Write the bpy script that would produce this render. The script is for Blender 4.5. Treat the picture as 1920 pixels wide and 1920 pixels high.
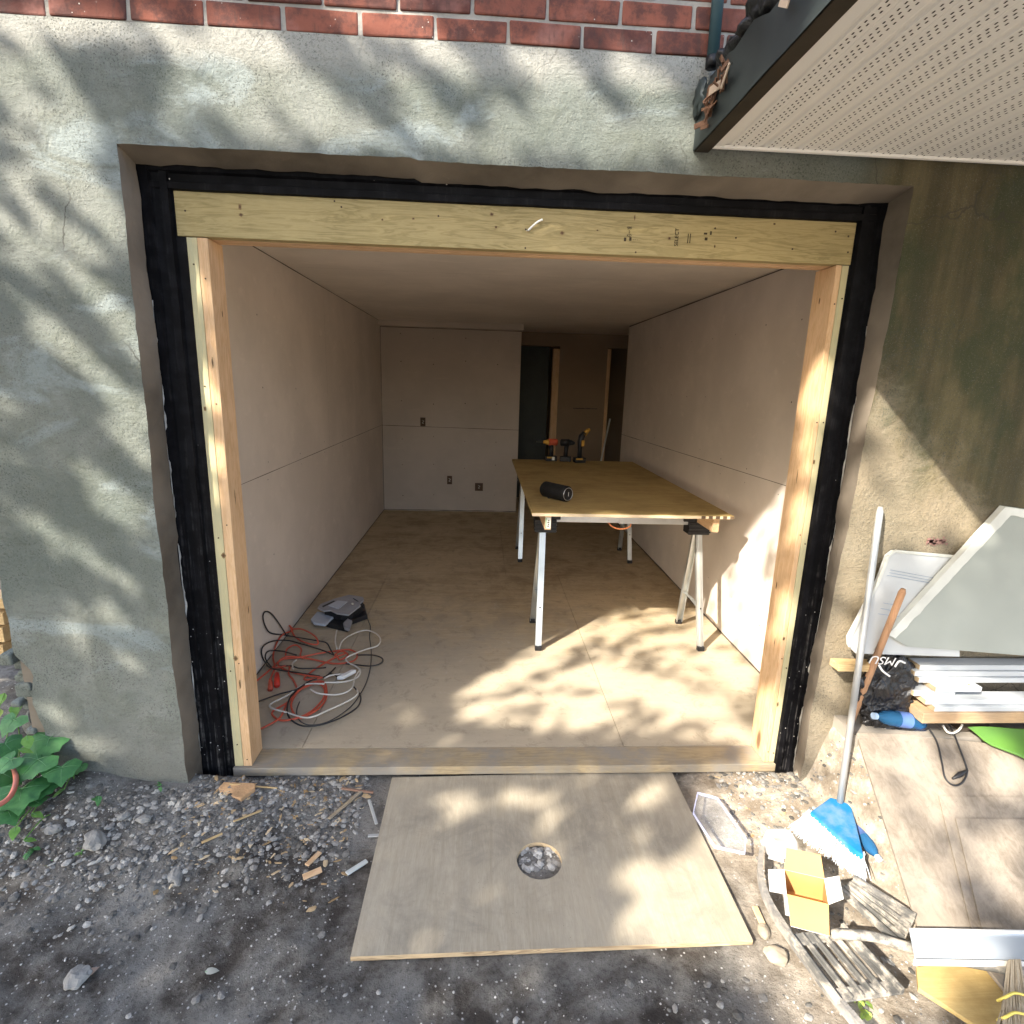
import bpy, bmesh, math, random
import numpy as np
from mathutils import Vector, Matrix, noise
for o in list(bpy.data.objects): bpy.data.objects.remove(o)
S = bpy.context.scene
COL = S.collection
R = math.radians
random.seed(7); rng = np.random.default_rng(7)

# ---------------------------------------------------------------- camera
CP, CY, CR = R(12.92), R(3.244), R(1.70)
CAM = Vector((-0.13, -1.893, 1.680)); FPX = 1058.0
fw = Vector((math.sin(CY)*math.cos(CP), math.cos(CY)*math.cos(CP), -math.sin(CP)))
r0 = Vector((math.cos(CY), -math.sin(CY), 0)); u0 = r0.cross(fw)
rt = math.cos(CR)*r0 + math.sin(CR)*u0; up = -math.sin(CR)*r0 + math.cos(CR)*u0
cd = bpy.data.cameras.new('camera'); cam = bpy.data.objects.new('camera', cd); COL.objects.link(cam)
M = Matrix.Identity(4)
for i in range(3): M[i][0], M[i][1], M[i][2], M[i][3] = rt[i], up[i], -fw[i], CAM[i]
cam.matrix_world = M
cd.sensor_width = 36; cd.lens = FPX/1920*36; cd.clip_start = 0.02; cd.clip_end = 300
S.camera = cam

# ---------------------------------------------------------------- sky, sun, exposure
SD = Vector((1.13, 1.0, -1.10)).normalized()          # the way sunlight travels
w = bpy.data.worlds.new("World"); S.world = w; w.use_nodes = True
nt = w.node_tree; nt.nodes.clear()
sky = nt.nodes.new('ShaderNodeTexSky'); sky.sky_type = 'NISHITA'; sky.sun_disc = False
sky.sun_elevation = math.asin(-SD.z); sky.sun_rotation = math.atan2(-SD.x, -SD.y)
sky.air_density = 1.0; sky.dust_density = 3.0; sky.ozone_density = 1.0
bg = nt.nodes.new('ShaderNodeBackground'); bg.inputs[1].default_value = 0.15
wo = nt.nodes.new('ShaderNodeOutputWorld')
nt.links.new(sky.outputs[0], bg.inputs[0]); nt.links.new(bg.outputs[0], wo.inputs[0])
sl = bpy.data.lights.new('sun', 'SUN'); sl.energy = 3.5; sl.angle = R(0.6); sl.color = (1, 0.91, 0.78)
so = bpy.data.objects.new('sun', sl); COL.objects.link(so)
so.rotation_euler = SD.to_track_quat('-Z', 'Y').to_euler()
so.location = -SD*20
S.view_settings.view_transform = 'Standard'; S.view_settings.look = 'None'
S.view_settings.exposure = 2.02; S.view_settings.gamma = 1
S.render.engine = 'CYCLES'
S.cycles.max_bounces = 10; S.cycles.diffuse_bounces = 7; S.cycles.transparent_max_bounces = 12
S.cycles.use_denoising = True

# ---------------------------------------------------------------- pixel -> place in the world
def ray(u, v): return fw + rt*((u-960)/FPX) - up*((v-960)/FPX)
def onp(u, v, p0, n):
    d = ray(u, v); n = Vector(n); t = (Vector(p0)-CAM).dot(n)/d.dot(n); return CAM + d*t
def G(u, v, z=0.0): return onp(u, v, (0, 0, z), (0, 0, 1))
def W(u, v, y=0.2): return onp(u, v, (0, y, 0), (0, 1, 0))
def X(u, v, x): return onp(u, v, (x, 0, 0), (1, 0, 0))

# ---------------------------------------------------------------- materials
MATS = {}
class NT:
    def __init__(s, name):
        s.m = bpy.data.materials.new(name); s.m.use_nodes = True; s.t = s.m.node_tree
        s.b = s.t.nodes['Principled BSDF']; s.tc = s.t.nodes.new('ShaderNodeTexCoord')
    def n(s, ty, **k):
        x = s.t.nodes.new(ty)
        for a, b in k.items(): setattr(x, a, b)
        return x
    def l(s, a, b): s.t.links.new(a, b)
    def vec(s, sc=(1, 1, 1), space='Object', loc=(0, 0, 0), rot=(0, 0, 0)):
        if space == 'World':
            g = s.n('ShaderNodeNewGeometry'); src = g.outputs['Position']
        else: src = s.tc.outputs[space]
        mp = s.n('ShaderNodeMapping'); mp.inputs['Scale'].default_value = sc
        mp.inputs['Location'].default_value = loc; mp.inputs['Rotation'].default_value = rot
        s.l(src, mp.inputs[0]); return mp.outputs[0]
    def noise(s, v, scale, det=6, rough=.6, dist=0):
        x = s.n('ShaderNodeTexNoise'); x.inputs['Scale'].default_value = scale
        x.inputs['Detail'].default_value = det; x.inputs['Roughness'].default_value = rough
        x.inputs['Distortion'].default_value = dist; s.l(v, x.inputs['Vector']); return x.outputs['Fac']
    def vor(s, v, scale, out='Distance', rnd=1):
        x = s.n('ShaderNodeTexVoronoi'); x.inputs['Scale'].default_value = scale
        x.inputs['Randomness'].default_value = rnd; s.l(v, x.inputs['Vector']); return x.outputs[out]
    def ramp(s, f, a, b, lo=0., hi=1.):
        x = s.n('ShaderNodeMapRange'); x.inputs[1].default_value = a; x.inputs[2].default_value = b
        x.inputs[3].default_value = lo; x.inputs[4].default_value = hi; x.clamp = True
        x.interpolation_type = 'SMOOTHSTEP'
        s.l(f, x.inputs[0]); return x.outputs[0]
    def mix(s, f, a, b, mode='MIX'):
        x = s.n('ShaderNodeMix', data_type='RGBA', blend_type=mode)
        for sock, val in ((x.inputs[0], f), (x.inputs[6], a), (x.inputs[7], b)):
            if isinstance(val, (int, float)): sock.default_value = val
            elif isinstance(val, tuple): sock.default_value = (*val, 1)
            else: s.l(val, sock)
        return x.outputs[2]
    def math(s, op, a, b=0.):
        x = s.n('ShaderNodeMath', operation=op)
        for i, val in enumerate((a, b)):
            if isinstance(val, (int, float)): x.inputs[i].default_value = val
            else: s.l(val, x.inputs[i])
        return x.outputs[0]
    def bump(s, h, strength=.4, dist=.01, prev=None):
        x = s.n('ShaderNodeBump'); x.inputs['Strength'].default_value = strength
        x.inputs['Distance'].default_value = dist; s.l(h, x.inputs['Height'])
        if prev: s.l(prev, x.inputs['Normal'])
        return x.outputs[0]
    def out(s, col, rough=.8, nrm=None, spec=.3, metal=0):
        if isinstance(col, tuple): s.b.inputs['Base Color'].default_value = (*col, 1)
        else: s.l(col, s.b.inputs['Base Color'])
        if isinstance(rough, (int, float)): s.b.inputs['Roughness'].default_value = rough
        else: s.l(rough, s.b.inputs['Roughness'])
        s.b.inputs['Specular IOR Level'].default_value = spec; s.b.inputs['Metallic'].default_value = metal
        if nrm: s.l(nrm, s.b.inputs['Normal'])
        return s.m

def simple(name, c, rough=.6, var=.25, scale=30, bump=.15, metal=0, spec=.35, dust=0, dist=.002):
    if name in MATS: return MATS[name]
    n = NT(name); v = n.vec()
    f = n.noise(v, scale, 5); f2 = n.noise(v, scale*.15, 3)
    dk = tuple(x*(1-var) for x in c); lt = tuple(min(1, x*(1+var)) for x in c)
    col = n.mix(n.ramp(f2, .3, .7), dk, lt); col = n.mix(n.math('MULTIPLY', n.ramp(f, .3, .75), .5), col, c)
    if dust:
        col = n.mix(n.math('MULTIPLY', n.ramp(n.noise(v, scale*.6, 8, .7), .42, .6), dust), col, (.42, .38, .32))
    MATS[name] = n.out(col, rough, n.bump(f, bump, dist), spec, metal)
    return MATS[name]

def wood(name, c, c2, dirt=0., knots=True, ring=1., axis=0, dirtc=(.2, .17, .14)):
    """sawn lumber: grain along local x (axis 0) or z (axis 2)"""
    n = NT(name)
    sc = (1.0, 11, 11) if axis == 0 else (11, 11, 1.0)
    if axis == 1: sc = (11, 1.0, 11)
    v = n.vec(sc)
    wv = n.noise(v, 3.2*ring, 4, .55, 1.6)
    rings = n.math('PINGPONG', n.math('MULTIPLY', wv, 9.0), 1.0)
    fine = n.noise(n.vec(tuple(q*5 for q in sc)), 6, 5, .7)
    col = n.mix(n.math('MULTIPLY', n.ramp(rings, .25, .95), .75), c, c2)
    col = n.mix(n.math('MULTIPLY', n.ramp(fine, .35, .7), .25), col, tuple(q*.6 for q in c2))
    big = n.noise(n.vec((2, 2, 2)), 2.0, 4)
    col = n.mix(n.math('MULTIPLY', n.ramp(big, .35, .7), .35), col, tuple(min(1, q*1.2) for q in c))
    if knots:
        k = tuple({1.0: 3.2, 11: 9.0}[q] for q in sc)
        vx = n.n('ShaderNodeTexVoronoi'); vx.inputs['Scale'].default_value = 1.0; n.l(n.vec(k), vx.inputs['Vector'])
        d = vx.outputs['Distance']
        sep = n.n('ShaderNodeSeparateColor'); n.l(vx.outputs['Color'], sep.inputs[0])
        on = n.math('GREATER_THAN', sep.outputs[0], .55)
        kn = n.math('MULTIPLY', n.ramp(d, .22, .09), on)
        halo = n.math('MULTIPLY', n.math('MULTIPLY', n.ramp(d, .42, .1), on), .35)
        col = n.mix(halo, col, tuple(q*.62 for q in c2)); col = n.mix(n.math('MULTIPLY', kn, .85), col, (.12, .06, .03))
    if dirt:
        dn = n.noise(n.vec((1, 1, 1)), 5, 8, .65)
        col = n.mix(n.math('MULTIPLY', n.ramp(dn, .35, .68), dirt), col, dirtc)
    return n.out(col, .72, n.bump(n.math('ADD', rings, fine), .18, .0015), .25)

def plywood(name, c, c2, dirt, dirtc, axis=1, sc=1.0, dusty=None):
    n = NT(name)
    g = (1.2, 14, 14) if axis == 0 else (14, 1.2, 14)
    f = n.noise(n.vec(g, 'World'), 2.2*sc, 5, .6, 1.2); fine = n.noise(n.vec(tuple(q*4 for q in g), 'World'), 5, 4, .7)
    blot = n.noise(n.vec((1, 1, 1), 'World'), 4.2, 10, .76, .5)
    blot2 = n.noise(n.vec((1, 1, 1), 'World', (5, 3, 1)), 1.2, 4, .6)
    col = n.mix(n.ramp(f, .3, .72), c, c2)
    col = n.mix(n.math('MULTIPLY', n.ramp(fine, .4, .72), .3), col, tuple(q*.55 for q in c2))
    col = n.mix(n.math('MULTIPLY', n.ramp(blot, .42, .66), dirt), col, dirtc)
    col = n.mix(n.math('MULTIPLY', n.ramp(blot2, .4, .65), .35), col, tuple(min(1, q*1.25) for q in c))
    sp = n.vor(n.vec((1, 1, 1), 'World'), 90); pk = n.noise(n.vec((1, 1, 1), 'World'), 14, 4)
    col = n.mix(n.math('MULTIPLY', n.ramp(sp, .12, .05), n.ramp(pk, .55, .62)), col, (.07, .05, .035))
    if dusty:                       # pale construction dust near the threshold
        g2 = n.n('ShaderNodeNewGeometry'); sx = n.n('ShaderNodeSeparateXYZ'); n.l(g2.outputs['Position'], sx.inputs[0])
        m = n.math('ADD', n.ramp(sx.outputs['Y'], dusty[1], dusty[0]), n.math('MULTIPLY', n.math('SUBTRACT', blot, .5), 1.3))
        col = n.mix(n.math('MULTIPLY', n.ramp(m, .15, .9), .72), col, dusty[2])
        st_ = n.noise(n.vec((1, 1, 1), 'World', (7, 7, 7)), 9, 10, .78, .6); col = n.mix(n.math('MULTIPLY', n.ramp(st_, .52, .66), .45), col, (.23, .19, .14)); col = n.mix(n.math('MULTIPLY', n.ramp(st_, .42, .3), .35), col, (.60, .55, .47))
    return n.out(col, .8, n.bump(n.math('ADD', fine, blot), .25, .002), .2)

def stucco_mat():
    n = NT('weathered_stucco'); v = n.vec((1, 1, 1), 'World')
    g = n.n('ShaderNodeNewGeometry'); sx = n.n('ShaderNodeSeparateXYZ'); n.l(g.outputs['Position'], sx.inputs[0])
    big = n.noise(v, 1.7, 6, .6); mid = n.noise(v, 7, 8, .68, .6); fine = n.noise(v, 75, 6, .75); sand = n.noise(v, 260, 3, .8)
    wash = n.noise(n.vec((1.1, 1, 2.4), 'World', (3, 1, 7)), 2.1, 7, .6, .8)
    col = n.mix(n.ramp(big, .32, .68), (.155, .178, .16), (.27, .283, .255))
    col = n.mix(n.math('MULTIPLY', n.ramp(mid, .4, .7), .5), col, (.135, .15, .118))
    col = n.mix(n.math('MULTIPLY', n.ramp(wash, .54, .68), .6), col, (.33, .385, .39))      # thin cement wash
    topb = n.math('ADD', sx.outputs['Z'], n.math('MULTIPLY', mid, .12))
    col = n.mix(n.math('MULTIPLY', n.ramp(topb, 2.66, 2.76), .7), col, (.44, .43, .39))
    # olive algae and ochre staining, toned darker to stand in for porch shade
    mx = n.math('ADD', sx.outputs['X'], n.math('MULTIPLY', n.math('SUBTRACT', big, .5), .7))
    stre = n.noise(n.vec((7, 1, .8), 'World'), 1.6, 6, .6)
    oc = n.mix(n.ramp(stre, .3, .7), (.065, .055, .027), (.165, .135, .07))
    oc = n.mix(n.math('MULTIPLY', n.ramp(n.noise(n.vec((1.3, 1, .8), 'World', (9, 2, 4)), 2.3, 6, .62), .42, .6), .8), oc, (.04, .052, .022))
    lit_low = n.ramp(n.math('ADD', n.math('ADD', sx.outputs['Z'], n.math('MULTIPLY', n.math('SUBTRACT', mid, .5), .9)), n.math('MULTIPLY', n.math('SUBTRACT', sx.outputs['X'], 1.3), .8)), 1.85, 1.45)
    oc = n.mix(n.math('MULTIPLY', lit_low, .6), oc, (.40, .33, .24))  # paler wedge below the porch's shadow line, sunlight put into the colour
    col = n.mix(n.math('MULTIPLY', n.ramp(mx, .98, 1.3), .92), col, oc)
    lift = n.noise(v, 11, 6, .7)
    low = n.math('MULTIPLY', n.ramp(n.math('ADD', sx.outputs['Z'], n.math('MULTIPLY', lift, .35)), .62, .2), .5)
    col = n.mix(low, col, (.17, .165, .15))
    col = n.mix(n.math('MULTIPLY', n.ramp(fine, .5, .7), .45), col, (.085, .09, .075))
    pit = n.noise(v, 170, 2, .6); col = n.mix(n.math('MULTIPLY', n.ramp(pit, .55, .66), n.ramp(n.noise(v, 4, 5, .7), .38, .62, .08, .75)), col, (.07, .075, .065))
    col = n.mix(n.math('MULTIPLY', n.ramp(sand, .55, .8), .35), col, (.58, .56, .50))
    ce = n.n('ShaderNodeTexVoronoi', feature='DISTANCE_TO_EDGE'); ce.inputs['Scale'].default_value = 1.6
    wv = n.n('ShaderNodeMix', data_type='VECTOR'); wv.inputs[0].default_value = .12
    nn = n.n('ShaderNodeTexNoise'); nn.inputs['Scale'].default_value = 6; nn.inputs['Detail'].default_value = 6; n.l(v, nn.inputs['Vector'])
    n.l(v, wv.inputs[4]); n.l(nn.outputs['Color'], wv.inputs[5]); n.l(wv.outputs[1], ce.inputs['Vector'])
    crk = n.math('MULTIPLY', n.ramp(ce.outputs['Distance'], .0045, .001), n.ramp(n.noise(v, 1.1, 2), .54, .6))
    col = n.mix(n.math('MULTIPLY', crk, .7), col, (.07, .065, .055))
    tr_ = n.noise(n.vec((1.2, 1, 5), 'World', (1, 5, 2), (0, .3, 0)), 9, 6, .7, 1.2)
    b = n.bump(mid, .8, .02); b = n.bump(tr_, .5, .010, b); b = n.bump(fine, .9, .008, b); b = n.bump(sand, .4, .002, b)
    return n.out(col, .92, b, .12)

def brickm():
    n = NT('old_red_brick'); v = n.vec((1, 1, 1), 'World')
    a = n.n('ShaderNodeAttribute'); a.attribute_name = 'tone'
    f = n.noise(v, 14, 8, .7); f2 = n.noise(v, 60, 6, .75); f3 = n.noise(v, 5, 5, .6)
    col = n.mix(a.outputs['Fac'], (.10, .042, .036), (.26, .095, .065))
    col = n.mix(n.math('MULTIPLY', n.ramp(f, .42, .62), .75), col, (.07, .04, .038))
    col = n.mix(n.math('MULTIPLY', n.ramp(f3, .52, .7), .5), col, (.36, .17, .14))
    col = n.mix(n.ramp(n.vor(v, 45), .1, .04), col, (.6, .55, .5)) if False else col
    col = n.mix(n.math('MULTIPLY', n.ramp(f2, .62, .72), .6), col, (.08, .04, .03))
    pk = n.math('MULTIPLY', n.ramp(n.vor(v, 60), .16, .08), n.ramp(n.noise(v, 9, 3), .56, .62))
    col = n.mix(n.math('MULTIPLY', n.ramp(n.noise(n.vec((9, 1, 2), 'World', (2, 2, 2)), 5, 5, .6), .56, .7), .5), col, (.07, .05, .045)); col = n.mix(pk, col, (.62, .58, .52))
    return n.out(col, .88, n.bump(n.math('ADD', f, f2), .6, .004), .15)

def ground_mat():
    n = NT('dark_gravelly_soil'); v = n.vec((1, 1, 1), 'World')
    g = n.n('ShaderNodeNewGeometry'); sx = n.n('ShaderNodeSeparateXYZ'); n.l(g.outputs['Position'], sx.inputs[0])
    big = n.noise(v, 1.9, 7, .65, .4); mid = n.noise(v, 11, 8, .7); fine = n.noise(v, 90, 6, .78)
    col = n.mix(n.ramp(big, .40, .60), (.060, .052, .045), (.225, .217, .20))
    col = n.mix(n.math('MULTIPLY', n.ramp(mid, .42, .68), .6), col, (.25, .24, .22))
    col = n.mix(n.math('MULTIPLY', n.ramp(fine, .5, .68), .65), col, (.045, .04, .036))
    mx = n.math('ADD', sx.outputs['X'], n.math('MULTIPLY', n.math('SUBTRACT', big, .5), .8))
    sandy = n.mix(n.ramp(mid, .35, .7), (.22, .18, .135), (.50, .44, .36))
    col = n.mix(n.math('MULTIPLY', n.ramp(mx, .62, .95), .9), col, sandy)
    cell = n.vor(n.vec((1, 1, 1), 'World'), 70, 'Color'); sp = n.vor(v, 70)
    sc = n.n('ShaderNodeSeparateColor'); n.l(cell, sc.inputs[0])
    col = n.mix(n.math('MULTIPLY', n.ramp(sp, .3, .15), n.math('GREATER_THAN', sc.outputs[0], .82)), col, (.42, .41, .39))
    b = n.bump(mid, .7, .02); b = n.bump(fine, .9, .006, b)
    return n.out(col, .95, b, .1)

def black_liner():
    n = NT('black_painted_steel'); v = n.vec((1, 1, 1), 'World'); f = n.noise(v, 20, 6)
    g = n.n('ShaderNodeNewGeometry'); sx = n.n('ShaderNodeSeparateXYZ'); n.l(g.outputs['Position'], sx.inputs[0])
    vs = n.noise(n.vec((60, 60, 1.5), 'World'), 1.5, 5, .7)
    col = n.mix(n.ramp(f, .4, .7), (.003, .003, .004), (.008, .008, .010))
    low = n.ramp(sx.outputs['Z'], 1.5, .1)
    col = n.mix(n.math('MULTIPLY', n.math('MULTIPLY', n.ramp(vs, .5, .68), n.ramp(f, .4, .65)), n.math('ADD', n.math('MULTIPLY', low, .6), .06)), col, (.20, .19, .18))
    pk = n.math('MULTIPLY', n.ramp(n.vor(v, 42), .13, .07), n.ramp(n.math('ADD', n.noise(v, 8, 3), n.math('MULTIPLY', low, .16)), .64, .70))
    col = n.mix(pk, col, (.6, .58, .55))
    return n.out(col, .6, n.bump(f, .35, .004), .12)

def attr_mat(name, cols, rough=.9, bump=.4, spec=.2):
    n = NT(name); a = n.n('ShaderNodeAttribute'); a.attribute_name = 'tone'
    cr = n.n('ShaderNodeValToRGB'); e = cr.color_ramp.elements
    e[0].color = (*cols[0], 1); e[1].color = (*cols[-1], 1)
    for i, c in enumerate(cols[1:-1]): q = e.new((i+1)/(len(cols)-1)); q.color = (*c, 1)
    n.l(a.outputs['Fac'], cr.inputs[0]); v = n.vec(); f = n.noise(v, 120, 5, .7)
    col = n.mix(n.math('MULTIPLY', n.ramp(f, .4, .7), .35), cr.outputs[0], tuple(c*.5 for c in cols[0]))
    return n.out(col, rough, n.bump(f, bump, .002), spec)

def leafm(name, c, c2):
    n = NT(name); v = n.vec(); f = n.noise(v, 25, 5)
    col = n.mix(n.ramp(f, .35, .65), c, c2)
    m = n.out(col, .5, n.bump(f, .3, .003), .4)
    tr = n.n('ShaderNodeBsdfTranslucent'); n.l(col, tr.inputs[0])
    mx = n.n('ShaderNodeMixShader'); mx.inputs[0].default_value = .3
    n.l(n.b.outputs[0], mx.inputs[1]); n.l(tr.outputs[0], mx.inputs[2]); n.l(mx.outputs[0], n.t.nodes['Material Output'].inputs[0])
    return m

def clear(name, tint=(1, 1, 1), a=.35, rough=.08):
    n = NT(name); n.b.inputs['Base Color'].default_value = (*tint, 1); n.b.inputs['Roughness'].default_value = rough
    t = n.n('ShaderNodeBsdfTransparent'); t.inputs[0].default_value = (*tint, 1)
    mx = n.n('ShaderNodeMixShader'); mx.inputs[0].default_value = a
    n.l(t.outputs[0], mx.inputs[1]); n.l(n.b.outputs[0], mx.inputs[2]); n.l(mx.outputs[0], n.t.nodes['Material Output'].inputs[0])
    return n.m

def drywall(name, c):
    n = NT(name); v = n.vec((1, 1, 1), 'World'); f = n.noise(v, 160, 4, .7); b = n.noise(v, 1.6, 6, .6); sm = n.noise(v, 7, 6, .7)
    col = n.mix(n.ramp(b, .35, .68), tuple(x*.88 for x in c), c)
    sc_ = n.noise(n.vec((1, 3, 5), 'World', (4, 1, 2)), 2.2, 8, .7); col = n.mix(n.math('MULTIPLY', n.ramp(sc_, .56, .68), .3), col, tuple(min(1, x*1.15) for x in c))
    col = n.mix(n.math('MULTIPLY', n.ramp(sm, .58, .75), .22), col, tuple(x*.7 for x in c))
    return n.out(col, .9, n.bump(f, .12, .001), .12)

STUCCO = stucco_mat(); BRICK = brickm(); SOIL = ground_mat(); LINER = black_liner()
MORTAR = simple('pale_mortar', (.33, .315, .285), .95, .25, 60, .8, dist=.006)
REVEAL = simple('brown_parged_reveal', (.165, .14, .11), .92, .45, 14, .7, dist=.008)
DRY = drywall('drywall_paper', (.70, .63, .565)); DRYC = drywall('ceiling_board', (.80, .74, .67))
W_GREEN = wood('green_treated_lumber', (.40, .32, .155), (.25, .20, .085))
W_GREENZ = wood('green_treated_stud', (.52, .46, .27), (.46, .44, .28), axis=2)
W_PINKZ = wood('fresh_spruce_stud', (.68, .46, .27), (.56, .34, .17), axis=2)
W_PINK = wood('fresh_spruce', (.66, .45, .27), (.54, .34, .18))
W_OLD = wood('dirty_treated_plank', (.42, .33, .20), (.27, .21, .13), dirt=1.0, dirtc=(.27, .25, .22))
W_YEL = wood('yellow_pine', (.58, .42, .22), (.45, .30, .14))
W_CRATE = wood('orange_end_grain_plank', (.55, .38, .22), (.42, .26, .13), dirt=.4)
PLY_FLOOR = plywood('dusty_plywood_floor', (.56, .45, .29), (.45, .345, .21), .6, (.24, .175, .105), 0, 1, (.5, 3.2, (.45, .40, .32)))
PLY_TABLE = plywood('golden_plywood', (.50, .37, .16), (.38, .26, .10), .45, (.2, .13, .045), 0)
PLY_RAMP = plywood('grey_weathered_plywood', (.42, .37, .285), (.345, .30, .225), .7, (.24, .215, .175), 1)
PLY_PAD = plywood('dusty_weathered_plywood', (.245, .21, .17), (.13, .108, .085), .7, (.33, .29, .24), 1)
PLYEDGE = wood('plywood_edge', (.55, .42, .26), (.22, .15, .09), knots=False)
GALV = simple('galvanised_steel', (.55, .57, .56), .38, .2, 22, .1, metal=.75, spec=.5)
ALU = simple('brushed_aluminium_strut', (.62, .63, .64), .35, .12, 40, .05, metal=.6)
BLACKP = simple('black_plastic', (.018, .018, .02), .45, .4, 60, .2)
MUDDYP = simple('muddy_black_plastic', (.13, .128, .12), .8, .5, 26, .5, dust=.85)
DARK = simple('dark_void', (.006, .006, .006), .9)

# ---------------------------------------------------------------- mesh helpers
def me_obj(name, vs, fs, mats, parent=None, mi=None, smooth=False, tone=None):
    me = bpy.data.meshes.new(name); me.from_pydata([tuple(v) for v in vs], [], fs)
    for m in (mats if isinstance(mats, (list, tuple)) else [mats]): me.materials.append(m)
    if mi is not None: me.polygons.foreach_set('material_index', mi)
    if smooth: me.polygons.foreach_set('use_smooth', [True]*len(fs))
    if tone is not None:
        at = me.attributes.new('tone', 'FLOAT', 'FACE'); at.data.foreach_set('value', np.asarray(tone, dtype=np.float32))
    me.update()
    o = bpy.data.objects.new(name, me); COL.objects.link(o)
    if parent: o.parent = parent
    return o
def tag(o, label=None, cat=None, group=None, kind=None):
    if label: o['label'] = label
    if cat:
        o['category'] = cat
        if not kind: kind = 'thing'
    if group: o['group'] = group
    if kind: o['kind'] = kind
    return o
def thing(name, label, cat, group=None, loc=(0, 0, 0)):
    o = bpy.data.objects.new(name, None); COL.objects.link(o); o.location = loc; o.empty_display_size = .1
    return tag(o, label, cat, group)
class MB:
    def __init__(s): s.v = []; s.f = []; s.m = []; s.t = []
    def add(s, vs, fs, mi=0, tone=.5):
        k = len(s.v); s.v += [Vector(v) for v in vs]; s.f += [tuple(i+k for i in f) for f in fs]
        s.m += [mi]*len(fs); s.t += [tone]*len(fs); return s
    def box(s, a, b, mi=0, tone=.5):
        x0, y0, z0 = a; x1, y1, z1 = b
        vs = [(x0, y0, z0), (x1, y0, z0), (x1, y1, z0), (x0, y1, z0), (x0, y0, z1), (x1, y0, z1), (x1, y1, z1), (x0, y1, z1)]
        return s.add(vs, [(0, 3, 2, 1), (4, 5, 6, 7), (0, 1, 5, 4), (1, 2, 6, 5), (2, 3, 7, 6), (3, 0, 4, 7)], mi, tone)
    def prism(s, pts, off, mi=0, tone=.5):
        n = len(pts); off = Vector(off); P = [Vector(p) for p in pts]
        nr = Vector((0, 0, 0))
        for i in range(n): nr += (P[i]-P[0]).cross(P[(i+1) % n]-P[0])
        if nr.dot(off) > 0: P = P[::-1]
        vs = P + [p+off for p in P]
        fs = [tuple(range(n)), tuple(range(2*n-1, n-1, -1))] + [((i+1) % n, i, n+i, n+(i+1) % n) for i in range(n)]
        return s.add(vs, fs, mi, tone)
    def beam(s, a, b, wd, ht, upv=(0, 0, 1), mi=0):
        a, b = Vector(a), Vector(b); d = (b-a).normalized(); x = d.cross(Vector(upv)).normalized(); z = x.cross(d)
        q = [a - x*wd/2 - z*ht/2, a + x*wd/2 - z*ht/2, a + x*wd/2 + z*ht/2, a - x*wd/2 + z*ht/2]
        return s.prism(q, b-a, mi)
    def tube(s, pts, r, seg=8, mi=0, closed=False, cap=True):
        P = [Vector(p) for p in pts]; n = len(P); rings = []; x = None
        for i in range(n):
            d = (P[min(i+1, n-1)] - P[max(i-1, 0)])
            d = d.normalized() if d.length > 1e-9 else Vector((0, 0, 1))
            if x is None: x = d.orthogonal().normalized()
            x = (x - d*x.dot(d))
            x = x.normalized() if x.length > 1e-6 else d.orthogonal().normalized()
            y = d.cross(x); rr = r[i] if isinstance(r, (list, tuple)) else r
            rings.append([P[i] + (x*math.cos(2*math.pi*j/seg) + y*math.sin(2*math.pi*j/seg))*rr for j in range(seg)])
        vs = [v for q in rings for v in q]
        fs = [(i*seg+j, i*seg+(j+1) % seg, (i+1)*seg+(j+1) % seg, (i+1)*seg+j) for i in range(n-1) for j in range(seg)]
        if cap: fs += [tuple(range(seg-1, -1, -1)), tuple((n-1)*seg+j for j in range(seg))]
        return s.add(vs, fs, mi)
    def build(s, name, mats, parent=None, smooth=False, tone=False, bevel=0):
        o = me_obj(name, s.v, s.f, mats, parent, s.m, smooth, s.t if tone else None)
        if bevel:
            b = o.modifiers.new('bevel', 'BEVEL'); b.width = bevel; b.segments = 2; b.limit_method = 'ANGLE'
        return o
def catmull(P, k=6):
    P = [Vector(p) for p in P]; o = []
    for i in range(len(P)-1):
        a, b, c, d = P[max(i-1, 0)], P[i], P[i+1], P[min(i+2, len(P)-1)]
        for j in range(k):
            t = j/k; o.append(.5*((2*b) + (c-a)*t + (2*a-5*b+4*c-d)*t*t + (3*b-a-3*c+d)*t**3))
    return o + [P[-1]]
def lumber(name, p, q, wd, ht, mat, parent=None, upv=(0, 0, 1), bevel=.002):
    """board whose local x runs along p->q so the grain follows it"""
    p, q = Vector(p), Vector(q); d = (q-p); L = d.length; d.normalize()
    y = Vector(upv).cross(d).normalized(); z = d.cross(y)
    o = MB().box((0, -wd/2, -ht/2), (L, wd/2, ht/2)).build(name, mat, parent, bevel=bevel)
    m = Matrix.Identity(4)
    for i in range(3): m[i][0], m[i][1], m[i][2], m[i][3] = d[i], y[i], z[i], p[i]
    o.matrix_local = m if not parent else parent.matrix_world.inverted() @ m
    return o
def nz(p, s=1.0, seed=0.0): return noise.noise(Vector(p)*s + Vector((seed, seed*1.7, seed*.3)))
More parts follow.
